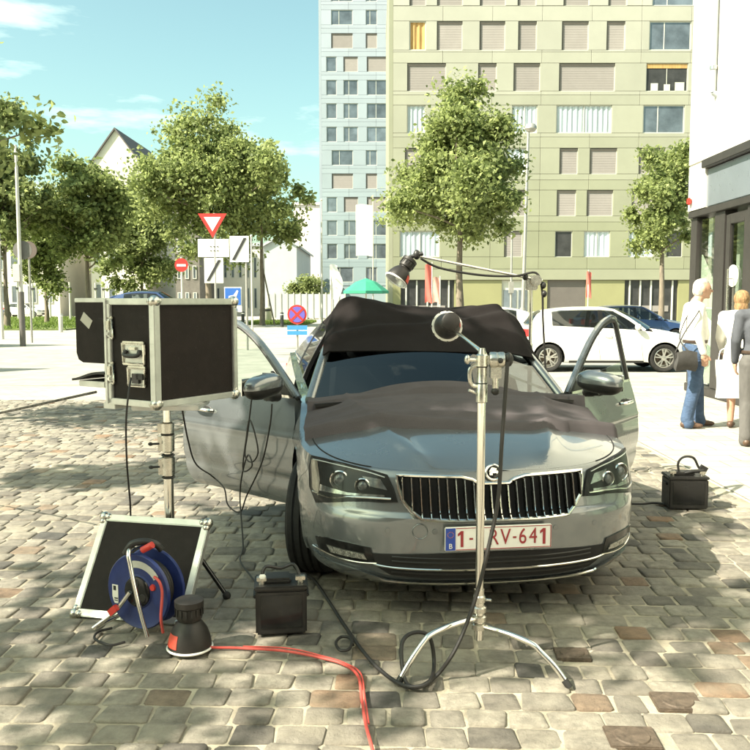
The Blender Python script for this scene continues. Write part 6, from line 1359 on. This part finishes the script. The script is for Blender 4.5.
def person(label, loc, rz, s, pose, top, legm, hair, shoe, hairparts, sleeves=True, skirt=None, group=None, bare=False):
    """faces +x; pose gives joints"""
    t = thing('person', label, 'person', loc, rz, group); t.scale = (s, s, s); p = {k: V(v) for k, v in pose.items()}
    hd = p['head']
    body = [('e', hd, (.098, .076, .118), None), ('e', hd + V((.025, 0, -.055)), (.072, .056, .065), None), (hd + V((.082, 0, .005)), hd + V((.113, 0, -.028)), .010, .017), (hd + V((.06, 0, -.095)), hd + V((.072, 0, -.10)), .022, .02),
        (hd + V((.076, 0, -.058)), hd + V((.088, 0, -.060)), .022, .013), (hd + V((.078, -.03, .025)), hd + V((.078, .03, .025)), .014, .014), ('e', hd + V((-.005, .078, -.005)), (.022, .012, .032), None), ('e', hd + V((-.005, -.078, -.005)), (.022, .012, .032), None),
        (hd + V((-.015, 0, -.07)), p['neck'], .055, .062), (p['neck'], p['chest'], .07, .12), (p['chest'], p['belly'], .125, .115), (p['belly'], p['pelvis'], .115, .12)]
    for k in ('l', 'r'):
        sh, el, wrs, hn = p['sh' + k], p['el' + k], p['wr' + k], p['hn' + k]
        body += [(p['neck'] + V((0, 0, -.05)), sh, .06, .056), (sh, el, .048, .040), (el, wrs, .040, .027)]
        d = (hn - wrs).normalized(); side = V((1, 0, 0)) - d * d.x; side = side.normalized() if side.length > .2 else V((0, 1, 0)); pal = wrs + d * .085
        nrm_ = d.cross(side).normalized() * (1 if k == 'r' else -1)
        body += [(wrs, wrs + d * .04, .027, .026), (wrs + d*.03 + side*.02, pal + side*.028, .018, .016), (wrs + d*.03 - side*.02, pal - side*.028, .018, .015), (wrs + d*.04, pal, .018, .016)]
        for j, (o_, l_) in enumerate(((.033, .065), (.011, .074), (-.011, .070), (-.032, .052))):
            a = pal + side * o_; b_ = a + d * l_ * .55 - nrm_ * .006; c_ = b_ + d * l_ * .45 - nrm_ * .022; body += [(a, b_, .0105, .0098), (b_, c_, .0098, .0085)]
        th = wrs + d*.03 + side*.03; body += [(th, th + side*.03 + d*.03, .013, .0115), (th + side*.03 + d*.03, th + side*.036 + d*.062, .0115, .0095)]
        hp, kn, an = p['hp' + k], p['kn' + k], p['an' + k]; body += [(p['pelvis'], hp, .11, .10), (hp, kn, .082, .056), (kn, kn.lerp(an, .35), .054, .055), (kn.lerp(an, .35), an, .055, .038), (an, an + V((.10, 0, -.045)), .036, .026)]
    link('body', blobs(body, .009, 2), t).data.materials.append(SKIN)
    cl = [(p['neck'] + V((-.005, 0, -.04)), p['chest'], .085, .142), (p['chest'], p['belly'], .140, .134), (p['belly'], p['pelvis'] + V((0, 0, .05)), .134, .136), (p['chest'] + V((0, .06, 0)), p['belly'] + V((0, .05, 0)), .118, .108), (p['chest'] + V((0, -.06, 0)), p['belly'] + V((0, -.05, 0)), .118, .108), (p['belly'] + V((.02, 0, 0)), p['pelvis'] + V((0, 0, .06)), .128, .126), (p['belly'] + V((0, .05, 0)), p['pelvis'] + V((0, .06, .06)), .108, .108), (p['belly'] + V((0, -.05, 0)), p['pelvis'] + V((0, -.06, .06)), .108, .108)]
    for k in ('l', 'r'):
        cl += [(p['chest'] + V((0, 0, .10)), p['sh' + k], .09, .074), (p['sh' + k], p['el' + k], .070, .058)]
        if sleeves: cl += [(p['el' + k], p['wr' + k].lerp(p['el' + k], .06), .058, .042)]
    o_ = link('jacket' if top is NAVY else 'shirt', blobs(cl, .013, 3), t); o_.data.materials.append(top)
    if skirt:
        o_ = link('trousers', blobs([(p['pelvis'] + V((0, y_, .05)), p['pelvis'] + V((0, y_ * 1.3, -.38)), .13, .145) for y_ in (-.06, .06)], .013, 3), t); o_.data.materials.append(skirt)
    if legm:
        lg = [('e', p['pelvis'] + V((-.01, 0, .01)), (.135, .175, .12), None)]
        for k in ('l', 'r'): hp, kn, an = p['hp' + k], p['kn' + k], p['an' + k]; lg += [(p['pelvis'] + V((0, (hp - p['pelvis']).y * .6, 0)), hp, .12, .112), (hp, kn, .108, .080), (kn, an + V((0, 0, .02)), .080, .072), (an + V((.012, 0, .0)), an + V((.02, 0, -.035)), .074, .074)]
        o_ = link('trousers', blobs(lg, .012, 3), t); o_.data.materials.append(legm)
        q_ = MB(); q_.lathe([(1, -.018), (1.04, -.01), (1.04, .014), (1, .02)], 24, Matrix.Translation(p['pelvis'] + V((0, 0, .085))) @ Matrix.Diagonal((.134, .176, 1, 1))); q_.build('belt', BELT, t)
    for k in ('l', 'r'):
        an = p['an' + k]; f_ = V((an.x, an.y, 0)); o_ = link('shoe', blobs([('e', f_ + V((-.02, 0, .045)), (.055, .042, .045), None), ('e', f_ + V((.07, 0, .038)), (.10, .045, .036), None), ('e', f_ + V((.13, 0, .032)), (.07, .046, .030), None), (f_ + V((-.03, 0, .018)), f_ + V((.16, 0, .018)), .018, .018)], .009, 2), t); o_.data.materials.append(shoe)
    link('hair', blobs([('e', hd + V(a), b_, None) for a, b_ in hairparts], .008, 2), t).data.materials.append(hair)
    for y_ in (-.032, .032):
        q_ = MB(); q_.ball(hd + V((.086, y_, .006)), (.010, .014, .008), 10, 8); q_.build('eye', EYE_, t)
        q_ = MB(); q_.tube([hd + V((.092, y_ * .55, .036)), hd + V((.094, y_ * 1.1, .041)), hd + V((.084, y_ * 1.7, .034))], .004, 6); q_.build('eyebrow', hair, t)
    q_ = MB(); q_.tube([hd + V((.086, -.024, -.060)), hd + V((.100, 0, -.057)), hd + V((.086, .024, -.060))], .0055, 6); q_.build('mouth', LIPM, t)
    return t
base = dict(head=(.045, 0, 1.655), neck=(0, 0, 1.50), chest=(-.01, 0, 1.33), belly=(.02, 0, 1.12), pelvis=(.0, 0, .95),
    shl=(-.02, .195, 1.43), ell=(-.06, .245, 1.15), wrl=(.01, .235, .90), hnl=(.03, .23, .80), shr=(-.02, -.195, 1.43), elr=(-.06, -.245, 1.15), wrr=(.01, -.235, .90), hnr=(.03, -.23, .80),
    hpl=(0, .09, .90), knl=(.02, .10, .50), anl=(-.02, .10, .09), hpr=(0, -.09, .90), knr=(.02, -.10, .50), anr=(-.02, -.10, .09))
g = G(693, 428)
man = dict(base); man.update(anl=(.10, .11, .09), knl=(.07, .10, .50), anr=(-.10, -.10, .09), knr=(-.02, -.10, .50), head=(.065, 0, 1.66), wrr=(.03, -.24, .90), hnr=(.05, -.235, .80), elr=(-.05, -.255, 1.15))
person('older man in white shirt and blue jeans facing the shopfront with a black shoulder bag', (g.x + .02, g.y + .08, 0), R(-4), 1.03, man, SHIRT, JEANS, HAIRG, SHOE,
    [((-.030, 0, .020), (.082, .079, .098)), ((-.045, .03, -.02), (.062, .052, .075)), ((-.045, -.03, -.02), (.062, .052, .075)), ((.0, 0, .062), (.075, .066, .062))], group='people by the shopfront')
mx_, my_ = g.x + .02, g.y + .08
t = thing('shoulder_bag', 'black shoulder bag at the hip of the man in white', 'bag', (mx_ - .22, my_ - .20, .83)); t.scale = (.78, .8, .85)
t.rotation_euler = (R(8), 0, R(6)); q = MB(); q.slab(lambda u, v: ((u*2-1) * (.16 + .012*math.sin(v*6)), -.05 - .03 * math.sin(v * math.pi), lerp(-.07, .14, v) - .012 * math.cos(u * 6.28)), 12, 10, -.09); q.build('pouch', BAGM, t)
q = MB(); q.slab(lambda u, v: ((u*2-1) * .162, -.062 - .03 * math.sin(v * 2.2), lerp(.0, .145, v) - .02 * (1 - abs(u*2-1))), 12, 6, .008); q.build('flap', BAGM, t)
q = MB(); q.tube(catmull([(-.13, 0, .13), (-.04, -.03, .40), (.12, -.06, .68), (.19, .02, .735), (.20, .14, .735), (.12, .24, .60), (.02, .20, .30), (.12, .05, .13)], 6), .010, 6); q.build('strap', BAGM, t)
g2 = G(745, 436); wom = dict(base); wom.update(head=(.05, 0, 1.63), ell=(.02, .24, 1.16), wrl=(.16, .22, .98), hnl=(.22, .21, .90), elr=(.00, -.25, 1.16), wrr=(.05, -.27, .93), hnr=(.06, -.27, .84), anl=(.10, .09, .09), knl=(.09, .09, .49))
person('fair haired woman in a white blouse and pale skirt at the right edge', (g2.x + .14, g2.y + .55, 0), R(60), .96, wom, SHIRT, None, HAIRB, SHOE,
    [((-.035, 0, .025), (.098, .096, .112)), ((-.055, 0, -.07), (.07, .085, .085)), ((.01, 0, .07), (.09, .083, .066))], sleeves=True, skirt=SHIRT, group='people by the shopfront')
t = thing('shopping_bag', 'white carrier bag with green print hanging in front of the fair haired woman', 'bag', (g2.x - .13, g2.y + .18, .44), R(8))
q = MB(); q.slab(lambda u, v: (lerp(-.20, .20, u) + .012*math.sin(v*5), -.05 - .03*math.sin(u*3.1), lerp(0, .44, v)), 12, 12, -.11); q.build('bag_body', WHITE, t)
q = MB(); q.grid(lambda u, v: (lerp(-.12, .05, u), -.0885 - .008 * math.sin(u*3), lerp(.06, .22, v)), 6, 6); q.v = [p_ for p_ in q.v]; q.build('green_print', mat('green_print', (.25, .33, .10), .6, 0, .6, 18), t)
for y_ in (-.06, .04): q = MB(); q.tube(catmull([(-.12, y_, .43), (-.08, y_ + .01, .55), (.08, y_ + .01, .55), (.12, y_, .43)], 5), .006, 6); q.build('bag_handle', WHITE, t)
g3 = G(757, 446); jak = dict(base); jak.update(elr=(-.02, -.25, 1.16), wrr=(.12, -.22, .96), hnr=(.17, -.21, .87), ell=(-.03, .24, 1.16), wrl=(.07, .23, .92), hnl=(.10, .22, .83))
person('person in a dark jacket and grey trousers cut by the right edge', (g3.x - .02, g3.y + .0, 0), R(75), .98, jak, NAVY, TROUS, HAIRD, SHOE,
    [((-.03, 0, .025), (.092, .088, .108)), ((-.05, 0, -.03), (.065, .075, .08)), ((.01, 0, .07), (.085, .075, .06))], group='people by the shopfront')
